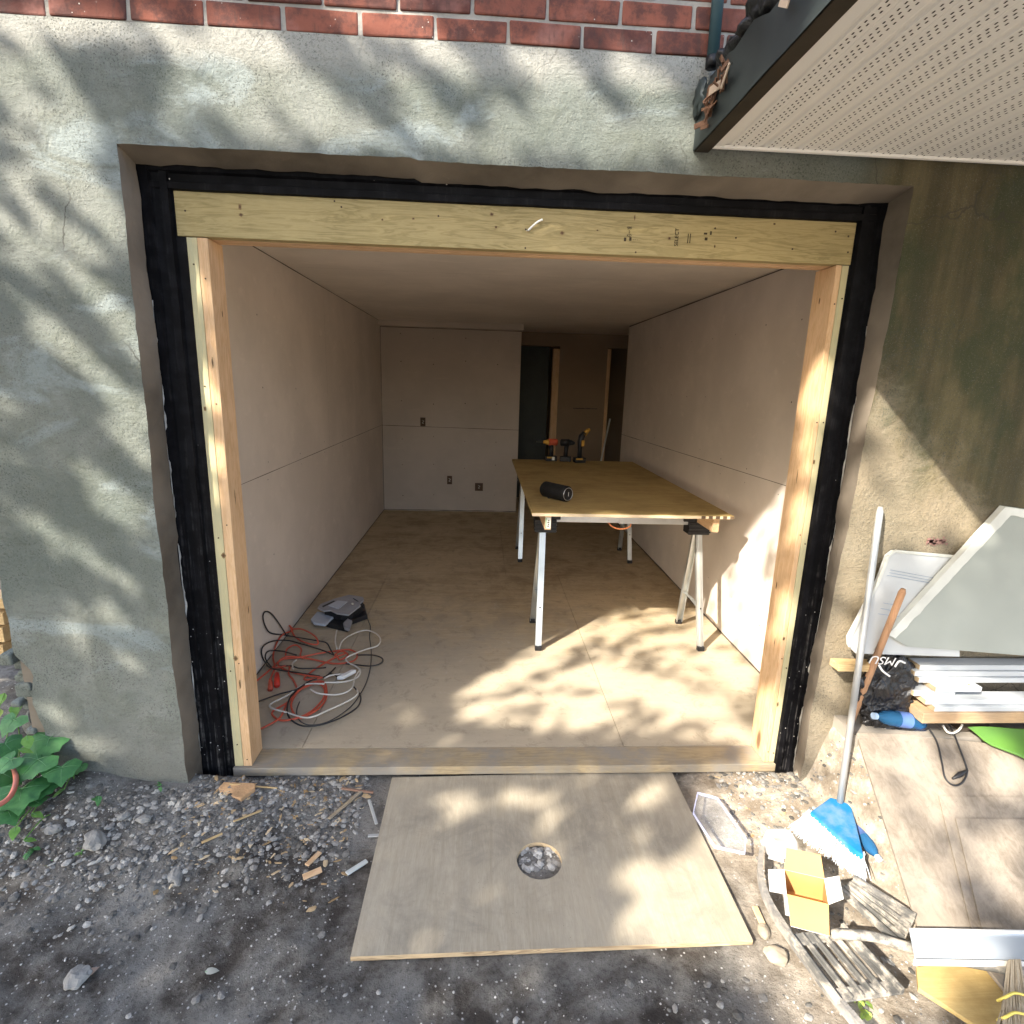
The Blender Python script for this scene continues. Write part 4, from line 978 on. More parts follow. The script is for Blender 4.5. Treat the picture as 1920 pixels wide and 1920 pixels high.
# green sheet
t = MB(); GP = simple('green_plastic_sheet', (.065, .15, .025), .35, .35, 4, .3)
g0 = [P3(1815, 1362, .05), P3(1960, 1364, .08), P3(2100, 1372, .08), P3(2100, 1500, .05), P3(1925, 1446, .03), P3(1850, 1392, .03)]
vs = []; N = 14
for i in range(N+1):
    for j in range(N+1):
        s, q = i/N, j/N; top = g0[0].lerp(g0[2], s); bot = g0[0].lerp(g0[5], min(1, s*3)) if s < .33 else g0[5].lerp(g0[3], (s-.33)/.67)
        p = top.lerp(bot, q); p.z += .012*nz(p, 9, 2); vs.append(p)
fs = [(i*(N+1)+j, i*(N+1)+j+1, (i+1)*(N+1)+j+1, (i+1)*(N+1)+j) for i in range(N) for j in range(N)]
g = me_obj('green_sheet', vs, fs, GP, smooth=True); sd = g.modifiers.new('thick', 'SOLIDIFY'); sd.thickness = .004
tag(g, 'bright green plastic sheet folded on the plywood at the right edge', 'sheet')

# ---- broom: blue head on the ground, grey handle to the wall
t = thing('broom', 'push broom with blue head, white bristles and long grey handle leaning on the wall', 'broom')
a = G(1574, 1510, .066); b = W(1651, 950, .172)
MB().tube([a, a.lerp(b, .5), b-(b-a).normalized()*.02, b], [.0125, .0125, .0125, .008], 14).build('handle', simple('scuffed_grey_metal', (.42, .43, .43), .42, .35, 16, .15, metal=.5), t, smooth=True)
BLUE = simple('blue_plastic', (.008, .13, .30), .35, .25, 8, .1, dust=.25)
def quadslab(name, pts, z, th, mat, parent, bv=.004): return MB().prism([G(u, v, z_) for (u, v), z_ in zip(pts, z)], (0, 0, -th)).build(name, mat, parent, bevel=bv)
quadslab('head', [(1557, 1494), (1570, 1498), (1596, 1508), (1606, 1545), (1620, 1604), (1604, 1596), (1560, 1558), (1518, 1522)], [.082]*3+[.078, .072, .07, .07, .07], .03, BLUE, t, .006)
m = MB(); e0 = [Vector(G(1518, 1523, .055)), Vector(G(1620, 1603, .057))]; f0 = [Vector(G(1482, 1556, .012)), Vector(G(1612, 1655, .012))]; 
f1 = G(1634, 1652, .012)
for i in range(420):
    s = random.random(); a_ = e0[0].lerp(e0[1], s)+Vector((random.uniform(-.006, .006), random.uniform(-.006, .006), random.uniform(-.014, .012)))
    b_ = f0[0].lerp(f0[1], s) + Vector((random.uniform(-.012, .012)+.02*s, random.uniform(-.012, .02), random.uniform(-.008, .02)))
    m.tube([a_, a_.lerp(b_, .6)+Vector((0, 0, .004)), b_], [.0016, .0016, .001], 4)
m.build('bristles', simple('white_bristles', (.66, .70, .72), .5, .2, 60), t)
# ---- wooden handled rake: handle leaning from the ground to the white slab
t = thing('wood_handle_tool', 'weathered orange wooden tool handle leaning right of the broom handle', 'tool handle')
a = G(1548, 1474, .005); b = onp(1694, 1104, (0, .075, .9), (0, 1, .1))
MB().tube([a, a.lerp(b, .5), b-(b-a).normalized()*.015, b], [.013, .013, .013, .008], 12).build('shaft', wood('worn_orange_handle', (.50, .28, .15), (.36, .19, .10), dirt=.5, axis=2), t, smooth=True)
MB().tube([a, a-(b-a).normalized()*.03], [.015, .012], 12).build('ferrule', GALV, t, smooth=True)

# ---- muddy slotted shovels / rakes
def slotted(name, corners, z, rows, label, group):
    """a scoop head: crossbars and ribs with open slots between"""
    t = thing(name, label, 'shovel', group)
    A, B, C, D = [G(u, v, z) for u, v in corners]     # A-B near handle, D-C front edge
    def q(s, r_, dz=0): p = A.lerp(B, s).lerp(D.lerp(C, s), r_); p.z += dz; return p
    m = MB(); n = rows
    m.prism([q(0, 0), q(1, 0), q(1, .18), q(0, .18)], (0, 0, -.006)); m.prism([q(0, .82), q(1, .82), q(1, 1), q(0, 1)], (0, 0, -.006))
    for i in range(n):
        s0, s1 = i/(n-.38), (i+.62)/(n-.38)
        m.prism([q(s0, .18), q(s1, .18), q(s1, .82), q(s0, .82)], (0, 0, -.006))
    m.build('blade', MUDDYP, t, bevel=.0015)
    m = MB()
    for e in ((0, 0, 0, 1), (1, 0, 1, 1)): m.beam(q(e[0], e[1], .004), q(e[2], e[3], .004), .012, .022)
    for i in range(n-1):
        s = (i+.31)/(n-.38); m.beam(q(s, .02, .003), q(s, .98, .003), .006, .008)
    m.build('rib', MUDDYP, t, bevel=.001)
    return t, q
g1, q1 = slotted('slotted_shovel', ((1572, 1668), (1600, 1648), (1716, 1722), (1690, 1775)), .030, 5, 'muddy black slotted plastic shovel head under the broom bristles', 'slotted plastic shovels')
g2, q2 = slotted('slotted_shovel', ((1478, 1752), (1578, 1738), (1692, 1862), (1572, 1880)), .028, 6, 'muddy black slotted shovel head in front with weeds beside it', 'slotted plastic shovels')
m = MB(); m.tube(catmull([G(1560, 1752, .035), G(1590, 1752, .055), G(1640, 1757, .062), G(1700, 1775, .062), G(1800, 1800, .06), G(1920, 1822, .058), G(2050, 1845, .055)]), .0145, 10)
m.build('handle', MUDDYP, g2, smooth=True)
# bent edging strip
L = [(1428, 1592), (1425, 1640), (1440, 1690), (1475, 1748), (1520, 1810), (1565, 1870), (1612, 1925), (1660, 1985)]
pts = catmull([G(u, v, .012) for u, v in L], 5); m = MB()
for i in range(len(pts)-1):
    m.beam(pts[i], pts[i+1]+(pts[i+1]-pts[i])*.05, .016, .032)
tag(m.build('edging_strip', simple('scuffed_grey_rubber', (.17, .165, .16), .75, .45, 30, .5, dust=.5)), 'long bent grey rubber edging strip lying right of the ramp board', 'edging strip')
# carton
c0 = G(1508, 1700, .012); CARD = simple('brown_cardboard', (.52, .30, .11), .85, .12, 20, .15); CWH = simple('white_cardboard', (.72, .72, .70), .7, .06, 20, .05)
t = thing('cardboard_box', 'small open carton, white outside and brown inside, tipped on the rubble', 'box', loc=c0); t.rotation_euler = (R(4), R(-5), R(-24))
m = MB(); wx, wy, hz_ = .060, .048, .085
def wall(a, b, c, d, nrm):
    nr = Vector(nrm)*.0012; m.add([Vector(q)+nr for q in (a, b, c, d)], [(0, 1, 2, 3)], 0); m.add([Vector(q)-nr for q in (a, b, c, d)], [(3, 2, 1, 0)], 1)
wall((-wx, -wy, 0), (wx, -wy, 0), (wx, -wy, hz_), (-wx, -wy, hz_), (0, -1, 0)); wall((wx, wy, 0), (-wx, wy, 0), (-wx, wy, hz_), (wx, wy, hz_), (0, 1, 0))
wall((-wx, wy, 0), (-wx, -wy, 0), (-wx, -wy, hz_), (-wx, wy, hz_), (-1, 0, 0)); wall((wx, -wy, 0), (wx, wy, 0), (wx, wy, hz_), (wx, -wy, hz_), (1, 0, 0)); wall((-wx, wy, .001), (wx, wy, .001), (wx, -wy, .001), (-wx, -wy, .001), (0, 0, -1))
m.build('carton', [CWH, CARD], t)
for (a, b, d) in (((-wx, -wy, hz_), (wx, -wy, hz_), (.0, -.085, -.03)), ((wx, wy, hz_), (-wx, wy, hz_), (0, .05, .045)), ((-wx, wy, hz_), (-wx, -wy, hz_), (-.05, 0, -.01)), ((wx, -wy, hz_), (wx, wy, hz_), (.04, 0, .03))):
    m = MB(); a, b, d = Vector(a), Vector(b), Vector(d); nr = (b-a).cross(d).normalized()*.0012; e_ = (b-a)*.06
    k0 = 1 if abs(d.y) > .01 else 0; up_ = 1 if nr.z > 0 else 0
    m.add([q+nr for q in (a, b, b+d-e_, a+d+e_)], [(0, 1, 2, 3)], k0 if up_ else 0); m.add([q-nr for q in (a, b, b+d-e_, a+d+e_)], [(3, 2, 1, 0)], 0 if up_ else k0)
    m.build('flap', [CWH, CARD], t)
# clear tub and lids
CLR = clear('clear_plastic', (.93, .95, .96), .32)
t = thing('plastic_tub', 'small clear plastic tub turned upside down beside the carton', 'tub'); 
m = MB(); c = G(1462, 1588, .01); c.z = .0
def rr(cx, cy, z, a, b, n=20): return [Vector((cx + a*(abs(math.cos(q))**.5)*math.copysign(1, math.cos(q)), cy + b*(abs(math.sin(q))**.5)*math.copysign(1, math.sin(q)), z)) for q in [i/n*6.2832 for i in range(n)]]
rings = [rr(c.x, c.y, .005, .062, .05), rr(c.x, c.y, .012, .058, .046), rr(c.x, c.y, .055, .05, .038), rr(c.x, c.y, .062, .044, .032), rr(c.x, c.y, .058, .034, .024)]
vs = [p for r_ in rings for p in r_]; fs = [(i*20+j, i*20+(j+1) % 20, (i+1)*20+(j+1) % 20, (i+1)*20+j) for i in range(4) for j in range(20)]+[tuple(80+j for j in range(20))]
me_obj('tub_body', vs, fs, CLR, t, smooth=True)
MB().prism([c+Vector(q) for q in ((-.07, -.05, .008), (-.02, -.07, .008), (-.015, -.045, .008), (-.06, -.035, .008))], (0, 0, .004)).build('rim_tab', CLR, t)
t = thing('container_lid', 'flat clear plastic lid lying on the sand right of the ramp board', 'lid')
pp = [(1308, 1487), (1345, 1497), (1398, 1572), (1396, 1600), (1340, 1588), (1300, 1525)]
MB().prism([G(u, v, .004 if v > 1500 else .012) for u, v in pp], (0, 0, .003)).build('lid_panel', clear('hazy_plastic', (.93, .95, .98), .04), t)
m = MB(); P_ = [G(u, v, .010) for u, v in pp]
for i in range(6): m.beam(P_[i], P_[(i+1) % 6], .004, .010)
m.build('lid_rim', clear('lilac_plastic', (.75, .77, .95), .5), t)
# white profile
t = thing('white_profile', 'white metal channel lying across the shovel handle at the lower right', 'channel')
a = [G(1705, 1744, .09), G(1716, 1799, .09), G(2060, 1805, .09), G(2060, 1750, .09)]
MB().prism(a, (0, 0, -.004)).build('channel_face', simple('satin_white_metal', (.52, .58, .65), .25, .1, 5, .05, metal=.4), t, bevel=.0015)
MB().prism([a[0], a[3], a[3]+Vector((0, -.006, 0)), a[0]+Vector((0, -.006, 0))], (0, 0, .008)).prism([a[1], a[2], a[2]+Vector((0, .004, 0)), a[1]+Vector((0, .004, 0))], (0, 0, -.022)).build('channel_lip', simple('white_metal_edge', (.70, .70, .68), .4), t)
# scrap plywood under it + straw broom
slab('plywood_scrap', [G(u, v, .018) for u, v in ((1718, 1812), (1722, 1852), (1850, 1935), (1905, 1935), (1885, 1850), (1860, 1800))], .014, PLY_TABLE, 'tan plywood scrap under the black shovel handle at lower right', 'board')
slab('plywood_scrap', [G(u, v, .036) for u, v in ((1838, 1800), (1990, 1800), (1990, 1950), (1900, 1875))], .012, PLY_PAD, 'grey plywood scrap beneath the straw broom', 'board')
t = thing('straw_broom', 'straw broom bundle with yellow stitching in the bottom right corner', 'broom')
m = MB(); a0, b0 = G(1900, 1805, .085), G(1905, 1990, .05)
for i in range(260):
    s = random.uniform(-1, 1); w0, w1 = .018, .055
    m.tube([a0+Vector((s*w0, 0, random.uniform(-.01, .012))), a0.lerp(b0, .5)+Vector((s*(w0+w1)/2, 0, random.uniform(-.014, .016))), b0+Vector((s*w1, random.uniform(-.03, .03), random.uniform(-.014, .014)))], .0016, 4)
m.build('straw', attr_mat('dull_straw', [(.40, .34, .25), (.52, .46, .36)]), t)
m = MB()
for k_ in (.42, .62):
    c = a0.lerp(b0, k_); m.tube(catmull([c+Vector((-.045, .004, -.004)), c+Vector((-.03, -.002, .018)), c+Vector((0, .004, .022)), c+Vector((.03, -.002, .018)), c+Vector((.05, .004, -.004))]), .0035, 6)
m.build('stitching', simple('yellow_twine', (.62, .52, .12), .6), t, smooth=True)

# ================================================================ STONES, SCRAPS
ROCK = simple('grey_rock', (.26, .255, .24), .92, .3, 22, .7, dist=.006); ROCKB = simple('brown_pebble', (.30, .26, .20), .85, .2, 22, .4)
def rock(u, v, r, lb, seed, mat=ROCK, z=None, amp=.35):
    p = G(u, v, 0); z = gh(p.x, p.y) ; p = G(u, v, z+r[2]*.3)
    o = blob('rock', p, r, mat, None, seed, amp, 3, 1.4, smooth=False); o.rotation_euler = (0, 0, seed); tag(o, lb, 'rock', 'loose rocks on the ground')
rock(178, 1575, (.05, .035, .022), 'large grey rock in the gravel below the leafy plant', 2.2)
rock(330, 1640, (.048, .026, .018), 'angular dark grey rock at the edge of the dark soil', 5.1)
rock(100, 1555, (.028, .022, .014), 'pale blue-grey stone left of the large grey rock', 3.3)
rock(145, 1832, (.035, .03, .018), 'half-buried grey stone beside the long dry leaf', 1.4)
rock(270, 1535, (.026, .018, .013), 'flat pale stone among the gravel under the wall', 6.4)
rock(232, 1530, (.022, .016, .010), 'smooth light stone at the top of the gravel heap', 7.4)
rock(1432, 1746, (.019, .028, .016), 'small smooth brown stone by the ramp board corner', 2.9, ROCKB, amp=.15)
rock(1455, 1790, (.030, .036, .020), 'rounded brown stone below the small smooth one', 4.4, ROCKB, amp=.2)
rock(60, 1355, (.05, .03, .055), 'broken slab of grey render leaning at the wall foot above the leaves', 8.2, STUCCO)
# brick-like wood chunk and sticks
t = MB().prism([G(u, v, .012) for u, v in ((410, 1476), (420, 1466), (478, 1468), (478, 1478), (452, 1497), (412, 1488))], (0, 0, -.045)).build('wood_chunk', simple('split_orange_wood', (.55, .34, .18), .8, .4, 24, .9, dist=.01), bevel=.002)
tag(t, 'split orange-brown wood chunk at the foot of the left black surround', 'wood chunk')
def stick(a, b, wd, lb, mat=W_YEL, z=0, grp='wood scraps on the ground'):
    p, q = G(*a, 0), G(*b, 0); p = G(*a, gh(p.x, p.y)+.012+z); q = G(*b, gh(q.x, q.y)+.010+z)
    tag(lumber('wood_scrap', p, q, wd, .006, mat, bevel=.001), lb, 'wood scrap', grp)
stick((617, 1535), (678, 1483), .014, 'long thin brown stick touching the left edge of the ramp board', W_OLD)
stick((438, 1540), (490, 1520), .006, 'thin pale splinter left of the long brown stick')
stick((378, 1580), (417, 1563), .008, 'pale wood splinter further left in the gravel')
stick((575, 1622), (600, 1598), .018, 'pale wood bit above the thick offcut left of the ramp', W_PINK)
stick((568, 1645), (603, 1630), .024, 'thick pale offcut on the dark soil left of the ramp board', W_PINK)
stick((650, 1638), (688, 1614), .018, 'whitish painted offcut beside the left edge of the ramp', simple('whitish_painted_wood', (.50, .53, .52), .7, .3, 30))
stick((692, 1500), (706, 1545), .012, 'grey splinter standing by the ramp edge near the sill', simple('grey_splinter', (.40, .41, .40), .8))
stick((690, 1567), (712, 1566), .012, 'short grey scrap half under the ramp edge', simple('grey_splinter', (.40, .41, .40), .8))
stick((430, 1470), (520, 1478), .005, 'thin splinter lying behind the wood chunk')
stick((1415, 1700), (1433, 1740), .02, 'brown sliver of wood in the shade of the ramp edge', W_PINK)
stick((640, 1478), (700, 1486), .01, 'reddish sliver beside the sill', simple('reddish_sliver', (.28, .17, .12), .8))

# ================================================================ PLANTS, HOSE
LG = [leafm('ivy_leaf_green', (.045, .16, .05), (.075, .23, .07)), leafm('young_leaf_green', (.13, .30, .05), (.2, .38, .09)), leafm('yellow_green_leaf', (.30, .45, .08), (.4, .5, .12))]
VEIN = simple('leaf_vein', (.12, .26, .12), .6)
OUT = [(0, -.10), (.25, -.35), (.62, -.42), (.95, -.12), (.80, .22), (.62, .38), (.55, .62), (.30, .70), (0, 1.05), (-.30, .70), (-.55, .62), (-.62, .38), (-.80, .22), (-.95, -.12), (-.62, -.42), (-.25, -.35)]
def leaf(parent, p, s, az, tilt, mat, lobed=True, seed=0):
    pts = OUT if lobed else [(0, -.05), (.28, .15), (.36, .45), (.22, .8), (0, 1.1), (-.22, .8), (-.36, .45), (-.28, .15)]
    P = []; ctr = (0, .15 if lobed else .5)
    for k_ in (1., .55):
        for (x, y) in pts:
            x2, y2 = ctr[0]+(x-ctr[0])*k_, ctr[1]+(y-ctr[1])*k_
            P.append(Vector((x2, y2, -.22*(x2*x2+(y2-.2)**2) + .12*abs(x2) + .09*nz((x2, y2, seed), 2, seed))))
    P.append(Vector((ctr[0], ctr[1], 0))); n = len(pts)
    fs = [(i, (i+1) % n, n+(i+1) % n, n+i) for i in range(n)] + [(n+i, n+(i+1) % n, 2*n) for i in range(n)]
    mt = Matrix.Translation(p) @ Matrix.Rotation(az, 4, 'Z') @ Matrix.Rotation(tilt, 4, 'X') @ Matrix.Scale(s, 4)
    m = MB(); m.add([mt @ v for v in P], fs, 0)
    for (x, y) in ((0, .95), (.75, .1), (-.75, .1), (.5, -.3), (-.5, -.3)) if lobed else ((0, 1.0),):
        a, b = mt @ Vector((0, -.02, .012)), mt @ Vector((x*.9, y*.9, -.16*(x*x+y*y)+.05+.09*abs(x)))
        m.tube([a, a.lerp(b, .5)+Vector((0, 0, .004*s*10)), b], [.0011, .0008, .0004], 4, 1)
    return m.build('leaf', [mat, VEIN], parent, smooth=True)
pl_ = thing('leafy_plant', 'broad-leaved green plant growing at the left foot of the wall', 'plant')
LV = [(92, 1385, .075, .2, .9, 0, .22), (70, 1425, .085, -.4, .55, 0, .18), (115, 1440, .06, .5, .8, 0, .16), (40, 1480, .085, .5, .5, 0, .12), (25, 1350, .06, -.3, .9, 0, .24), (10, 1395, .06, 1.2, .8, 0, .20), (60, 1500, .05, 2.6, .4, 0, .08), (5, 1450, .07, 1.5, .7, 0, .12), (15, 1520, .06, .9, .4, 0, .07),
      (75, 1355, .045, -.8, .7, 1, .25), (50, 1380, .05, .7, .6, 1, .25), (35, 1405, .04, 1.8, .5, 1, .23), (150, 1435, .04, -.6, 1.0, 0, .10), (8, 1300, .05, 0, .9, 1, .2), (25, 1322, .045, .7, .7, 1, .2), (70, 1465, .05, 3.6, .5, 1, .12), (30, 1550, .04, .4, .4, 1, .05), (45, 1575, .03, 2., .4, 1, .04), (60, 1300, .03, .5, .8, 2, .15), (20, 1425, .06, -.6, .6, 0, .19), (100, 1400, .05, 1.1, .6, 0, .15), (40, 1445, .055, 2.2, .3, 0, .13), (85, 1470, .06, .2, .4, 0, .10), (120, 1480, .035, -1, .5, 1, .07), (30, 1500, .05, -.8, .3, 0, .08), (60, 1525, .035, 1.5, .3, 1, .05), (0, 1330, .05, .2, .6, 2, .18)]
for i, (u, v, s, az, ti, mi_, z) in enumerate(LV):
    p = G(u, v, z+.02); leaf(pl_, p, s*1.15, az+math.pi, -ti*.7, LG[mi_], mi_ == 0, i*1.3)
    g_ = Vector((p.x*.9-.19, p.y*.5+.12, gh(p.x, p.y))); MB().tube(catmull([g_, g_.lerp(p, .5)+Vector((0, .02, .03)), p]), .0022, 5).build('stem', LG[1], pl_, smooth=True)
def weed(u, v, n, s, mi_, lb):
    p = G(u, v, 0); p = G(u, v, gh(p.x, p.y)); t = thing('weed', lb, 'weed', 'small weeds on the ground')
    for i in range(n): leaf(t, p+Vector((random.uniform(-.5, .5)*s, random.uniform(-.5, .5)*s, .006+random.random()*s*.5)), s*random.uniform(.6, 1), random.uniform(0, 6.28), -random.uniform(.0, .9), LG[mi_], False, i)
weed(185, 1500, 4, .035, 0, 'small green weed in the gravel under the leafy plant')
weed(300, 1475, 5, .03, 0, 'low weed at the wall foot beside the left surround')
weed(255, 1440, 3, .022, 1, 'tiny sprout where the wall meets the gravel')
weed(150, 1600, 6, .025, 1, 'small weed touching the large grey rock')
weed(60, 1600, 7, .03, 0, 'patch of weeds left of the large grey rock')
weed(95, 1620, 5, .02, 1, 'tiny weed patch on the dark soil at left')
weed(1610, 1880, 8, .03, 2, 'bright yellow-green weed in front of the lower shovel head')
weed(1625, 1905, 5, .025, 2, 'bright weed at the bottom edge beside the rubber strip')
weed(1712, 1712, 4, .016, 2, 'tiny sprout at the tip of the upper shovel head')
def dryleaf(u, v, s, az, lb, c):
    p = G(u, v, 0); p = G(u, v, gh(p.x, p.y)+.01); o = leaf(None, p, s, az, -.15, simple('dry_leaf_'+str(int(c[0]*100)), c, .7), False, u); o.name = 'dry_leaf'; tag(o, lb, 'dry leaf', 'dry leaves on the soil')
dryleaf(150, 1835, .05, -.45, 'long narrow pinkish dry leaf on the dark soil at lower left', (.40, .30, .24))
dryleaf(385, 1822, .035, -1.3, 'pale curled dry leaf left of the ramp board', (.42, .42, .36))
dryleaf(350, 1518, .02, .6, 'small pink dry leaf in the gravel under the wall', (.55, .36, .27))
t = thing('garden_hose', 'salmon-red garden hose curving into view at the left edge', 'hose')
m = MB(); m.tube(catmull([G(u, v, .17) for u, v in ((-60, 1395), (-20, 1397), (5, 1410), (22, 1432), (30, 1458), (25, 1483), (10, 1502), (-20, 1515), (-60, 1515))]), .009, 10); m.build('hose_tube', simple('salmon_hose', (.50, .16, .11), .5), t, smooth=True)
# pale boards and rubble beyond the wall's left corner
for i, (v0, v1) in enumerate(((1112, 1130), (1138, 1160), (1166, 1192), (1198, 1220))):
    a, b = W(-60, (v0+v1)/2, .75), W(26, (v0+v1)/2+2, .75); h = abs(W(0, v0, .75).z-W(0, v1, .75).z)
    tag(lumber('pale_board', a+Vector((-.6, 0, 0)), b, .12, h, W_YEL), ['uppermost', 'second', 'third', 'lowest'][i]+' pale board stacked beyond the left corner of the wall', 'board', 'pale boards beyond the wall')
# ================================================================ TREE (stands to the left behind the photographer; its shade falls on the wall)
tree = thing('shade_tree', 'tall leafy tree standing left of the yard whose crown dapples the wall with sun', 'tree')
e1 = Vector((-SD.y, SD.x, 0)).normalized(); e1 = -e1 if e1.x < 0 else e1; e2 = SD.cross(e1); e2 = -e2 if e2.z < 0 else e2
def ab(P): P = Vector(P); return (P.dot(e1), P.dot(e2))
spots = []  # (a,b,r,strength)
def seg(pts, r, surf=W, k_=1., arg=.2):
    for i in range(len(pts)-1):
        A, B = surf(*pts[i], arg), surf(*pts[i+1], arg); n = max(1, int((B-A).length/(r*.7)))
        for j in range(n+1): q = ab(A.lerp(B, j/n)); spots.append((q[0], q[1], r, k_))
for pts, r in (([(10, 80), (60, 105)], .05), ([(60, 100), (145, 205)], .035), ([(0, 150), (110, 240)], .045), ([(55, 270), (200, 400)], .060), ([(100, 420), (150, 465)], .03), ([(330, 60), (430, 140)], .022), ([(420, 45), (485, 85)], .03), ([(345, 135), (375, 170)], .022),
    ([(450, 125), (540, 200)], .030), ([(520, 115), (610, 190)], .034), ([(450, 195), (485, 235)], .03), ([(330, 240), (400, 268)], .03), ([(480, 250), (540, 285)], .032), ([(620, 240), (720, 280)], .035), ([(190, 560), (250, 640)], .045), ([(65, 590), (140, 650)], .024), ([(180, 700), (255, 780)], .040), ([(100, 645), (235, 740)], .02),
    ([(210, 805), (270, 855)], .026), ([(175, 895), (240, 935)], .022), ([(190, 925), (240, 975)], .028), ([(70, 990), (150, 1045)], .032), ([(0, 755), (20, 765)], .02), ([(110, 1125), (145, 1145)], .013), ([(125, 1183), (150, 1193)], .014), ([(240, 1235), (255, 1250)], .010), ([(210, 1150), (225, 1165)], .010), ([(215, 1078), (240, 1090)], .012), ([(80, 1330), (120, 1345)], .014), ([(140, 1390), (200, 1400)], .012),
    ([(805, 70), (860, 135)], .028), ([(760, 160), (860, 270)], .028), ([(800, 240), (900, 300)], .034), ([(1000, 140), (1080, 220)], .045), ([(970, 270), (1090, 305)], .05), ([(1070, 200), (1160, 290)], .055), ([(1160, 290), (1300, 315)], .05), ([(1180, 140), (1250, 210)], .035), ([(1090, 230), (1230, 300)], .05), ([(640, 20), (760, 60)], .02), ([(0, 410), (60, 470)], .025), ([(20, 330), (120, 440)], .03), ([(120, 500), (200, 560)], .022),
    ([(0, 30), (300, 55)], .018), ([(700, 260), (760, 300)], .03)): seg(pts, r*(.84 if pts[0][0] < 620 else 1.1))
for pts, r in (([(1640, 760), (1665, 800)], .05), ([(1680, 880), (1720, 960)], .05), ([(1600, 880), (1640, 960)], .035), ([(1740, 900), (1840, 1010)], .03), ([(1700, 1000), (1730, 1010)], .04), ([(1600, 1010), (1600, 1100)], .04), ([(1580, 1180), (1560, 1290)], .04), ([(1640, 1000), (1650, 1000)], .03), ([(1530, 1350), (1545, 1420)], .05)): seg(pts, r)
def gs(pts, r, z=0, k_=1.):
    seg(pts, r, lambda u, v, a: G(u, v, a), k_, z)
for pts, r in (([(900, 1290), (1100, 1190)], .05), ([(1150, 1180), (1250, 1160)], .07), ([(1100, 1260), (1250, 1300)], .08), ([(1230, 1310), (1330, 1330)], .07), ([(1330, 1230), (1390, 1270)], .07), ([(1040, 1310), (1120, 1340)], .04), ([(1230, 1200), (1330, 1200)], .05), ([(1370, 1370), (1400, 1380)], .05), ([(880, 1330), (980, 1310)], .025)): gs(pts, r)
seg([(1400, 1050), (1430, 1200)], .09, lambda u, v, a: X(u, v, 1.578), 1, 0); seg([(1450, 920), (1400, 1010)], .05, lambda u, v, a: X(u, v, 1.578), 1, 0); seg([(1350, 1130), (1400, 1190)], .06, lambda u, v, a: X(u, v, 1.578), 1, 0)
for pts, r in (([(1530, 700), (1525, 760)], .05), ([(1510, 830), (1505, 880)], .03), ([(1500, 950), (1490, 1000)], .03), ([(1470, 1130), (1460, 1180)], .03), ([(1440, 1320), (1430, 1420)], .07)): seg(pts, r, W, 1., .35)
for pts, r in (([(1270, 1690), (1350, 1715)], .15), ([(1180, 1740), (1260, 1700)], .05), ([(1310, 1600), (1340, 1640)], .05), ([(1400, 1500), (1500, 1520)], .12), ([(1360, 1600), (1500, 1650)], .14), ([(1450, 1700), (1620, 1800)], .17), ([(1560, 1560), (1620, 1640)], .10), ([(1600, 1830), (1680, 1850)], .10), ([(1480, 1820), (1540, 1900)], .10), ([(1620, 1450), (1700, 1620)], .06), ([(1720, 1420), (1760, 1500)], .05), ([(1830, 1420), (1880, 1470)], .06), ([(1700, 1640), (1760, 1700)], .06), ([(1880, 1600), (1900, 1680)], .05), ([(1740, 1830), (1720, 1820)], .05), ([(1720, 1770), (1740, 1780)], .06), ([(1820, 1780), (1850, 1790)], .04), ([(1640, 1420), (1610, 1500)], .06),
    ([(820, 1495), (850, 1510)], .022), ([(930, 1490), (1000, 1500)], .02), ([(1180, 1500), (1230, 1480)], .02), ([(1170, 1640), (1230, 1660)], .04), ([(1000, 1540), (1020, 1545)], .015)): gs(pts, r)
seg([(1750, 1280), (1900, 1310)], .03, W, .8, .1); seg([(1700, 1300), (1740, 1320)], .03, W, 1, .05)
SA = np.array(spots)
SH = np.array([ab((-1.3+.04*i, .2, z)) for i in range(66) for z in (2.30, 2.34)])  # band where leaves are forced in to keep the header shaded
A0 = ab((-2.6, -1.2, -.1)); corners = [ab(q) for q in ((-2.6, .2, 3.4), (-2.6, -1.2, -.1), (3.2, -1.0, 0), (1.6, 2.4, 0), (.6, .2, 3.2), (2.2, .2, 2.))]
amin, amax = min(c[0] for c in corners)-.5, max(c[0] for c in corners)+.4; bmin, bmax = min(c[1] for c in corners)-.4, max(c[1] for c in corners)+.5
def inpoly(a, b, P):
    c = False; j = len(P)-1
    for i in range(len(P)):
        if (P[i][1] > b) != (P[j][1] > b) and a < (P[j][0]-P[i][0])*(b-P[i][1])/(P[j][1]-P[i][1])+P[i][0]: c = not c
        j = i
    return c
THIN = [([ab(G(*q, 0)) for q in ((840, 1310), (1040, 1180), (1230, 1120), (1400, 1230), (1420, 1300), (1400, 1395), (900, 1360))], .17),
        ([ab(X(*q, 1.578)) for q in ((1475, 870), (1330, 1070), (1290, 1150), (1420, 1290), (1480, 1100))], .12),
        ([ab(W(*q, .2)) for q in ((1600, 720), (1660, 720), (1850, 965), (1660, 1050), (1570, 1400), (1500, 1450))], .26),
        ([ab(G(*q, 0)) for q in ((1270, 1440), (1640, 1400), (1900, 1420), (1920, 1620), (1760, 1660), (1720, 1760), (1720, 1900), (1480, 1900), (1410, 1770), (1270, 1700), (1230, 1620), (1330, 1560))], .16),
        ([ab(W(*q, .2)) for q in ((960, 170), (1120, 110), (1310, 120), (1330, 325), (960, 300))], .38),
        ([ab(G(*q, -.05)) for q in ((750, 1470), (1250, 1460), (1300, 1640), (1000, 1600))], .75),
        ([ab(G(*q, 0)) for q in ((700, 1820), (1400, 1800), (1500, 1920), (700, 1920))], .72)]
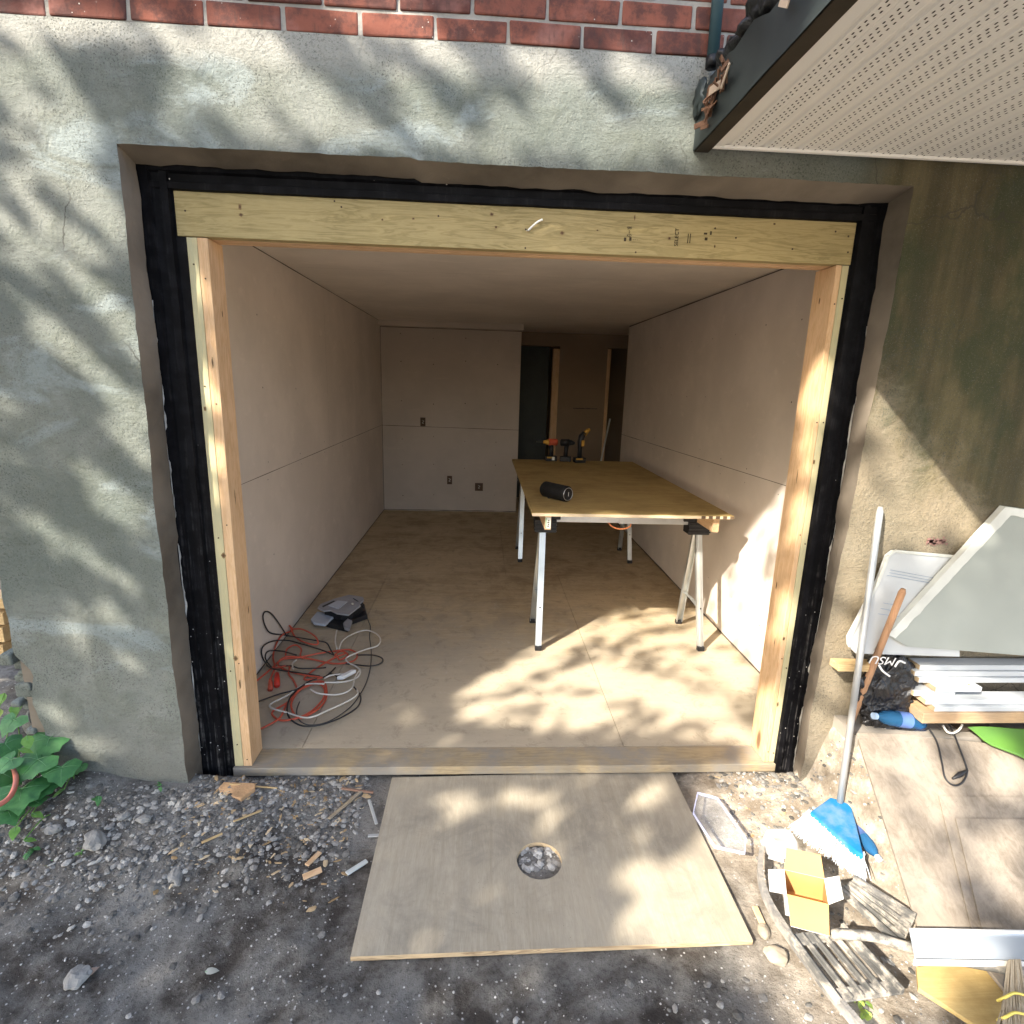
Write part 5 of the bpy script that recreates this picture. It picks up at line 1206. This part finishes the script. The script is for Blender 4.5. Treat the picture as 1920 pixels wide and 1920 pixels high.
def canopy(n, seed):
    r_ = np.random.default_rng(seed); V = []; F = []; k = 0; T = []
    tries = 0
    while tries < n:
        tries += 1
        a_ = r_.uniform(amin, amax); b_ = r_.uniform(bmin, bmax)
        d2 = (SA[:, 0]-a_)**2 + (SA[:, 1]-b_)**2; s = r_.uniform(.032, .062)
        hit = d2 < (SA[:, 2]*.9+s*.5)**2
        shade = ((SH[:, 0]-a_)**2 + (SH[:, 1]-b_)**2 < .045**2).any()
        if hit.any() and not shade and r_.random() < .985: continue
        if not shade:
            q_ = min([k_ for P_, k_ in THIN if inpoly(a_, b_, P_)] + [1.])
            if r_.random() > q_: continue
        dd = r_.uniform(5.6, 7.6); C_ = Vector((0, .2, 1.2)); base = e1*a_ + e2*b_; off = -SD*dd + SD*C_.dot(SD)*1.0
        P = np.array(base + off)
        q = r_.normal(size=3); q /= np.linalg.norm(q); nrm = -np.array(SD)*.9 + q*.8; nrm /= np.linalg.norm(nrm)
        t1 = np.cross(nrm, r_.normal(size=3)); t1 /= np.linalg.norm(t1); t2 = np.cross(nrm, t1)
        V += [P-t1*s, P-t2*s*.55+nrm*s*.1, P+t1*s, P+t2*s*.55+nrm*s*.1]; F.append((k, k+1, k+2, k+3)); k += 4
    return V, F
V, F = canopy(76000, 5)
cr = me_obj('crown', V, F, leafm('tree_leaf', (.05, .11, .03), (.09, .17, .05)), tree)
cc = -SD*6.6 + Vector((.2, 0, 1.0)); cc += e1*(amin - .35 - cc.dot(e1)); tb = Vector((cc.x-.3, cc.y-.2, -.1))
m = MB(); m.tube(catmull([tb, tb+Vector((.05, .05, 2.0)), tb+Vector((.1, .1, 4.0)), cc+Vector((0, 0, .6)), cc+Vector((.1, 0, 2.4))]), [.24-.0085*i for i in range(25)], 12)
for i in range(7):
    s0 = tb+Vector((.15, .1, 3.0+.45*i)); d = e1*(.55+.1*(i % 3)) + Vector((0, 0, .35)) - SD*(.5*((i % 3)-1))
    m.tube(catmull([s0, s0+d*.5, s0+d*.9+Vector((0, 0, .1))]), [.06-.004*j for j in range(13)], 7)
m.build('trunk', simple('grey_bark', (.12, .10, .08), .95, .3, 12, .9, dist=.03), tree, smooth=True)
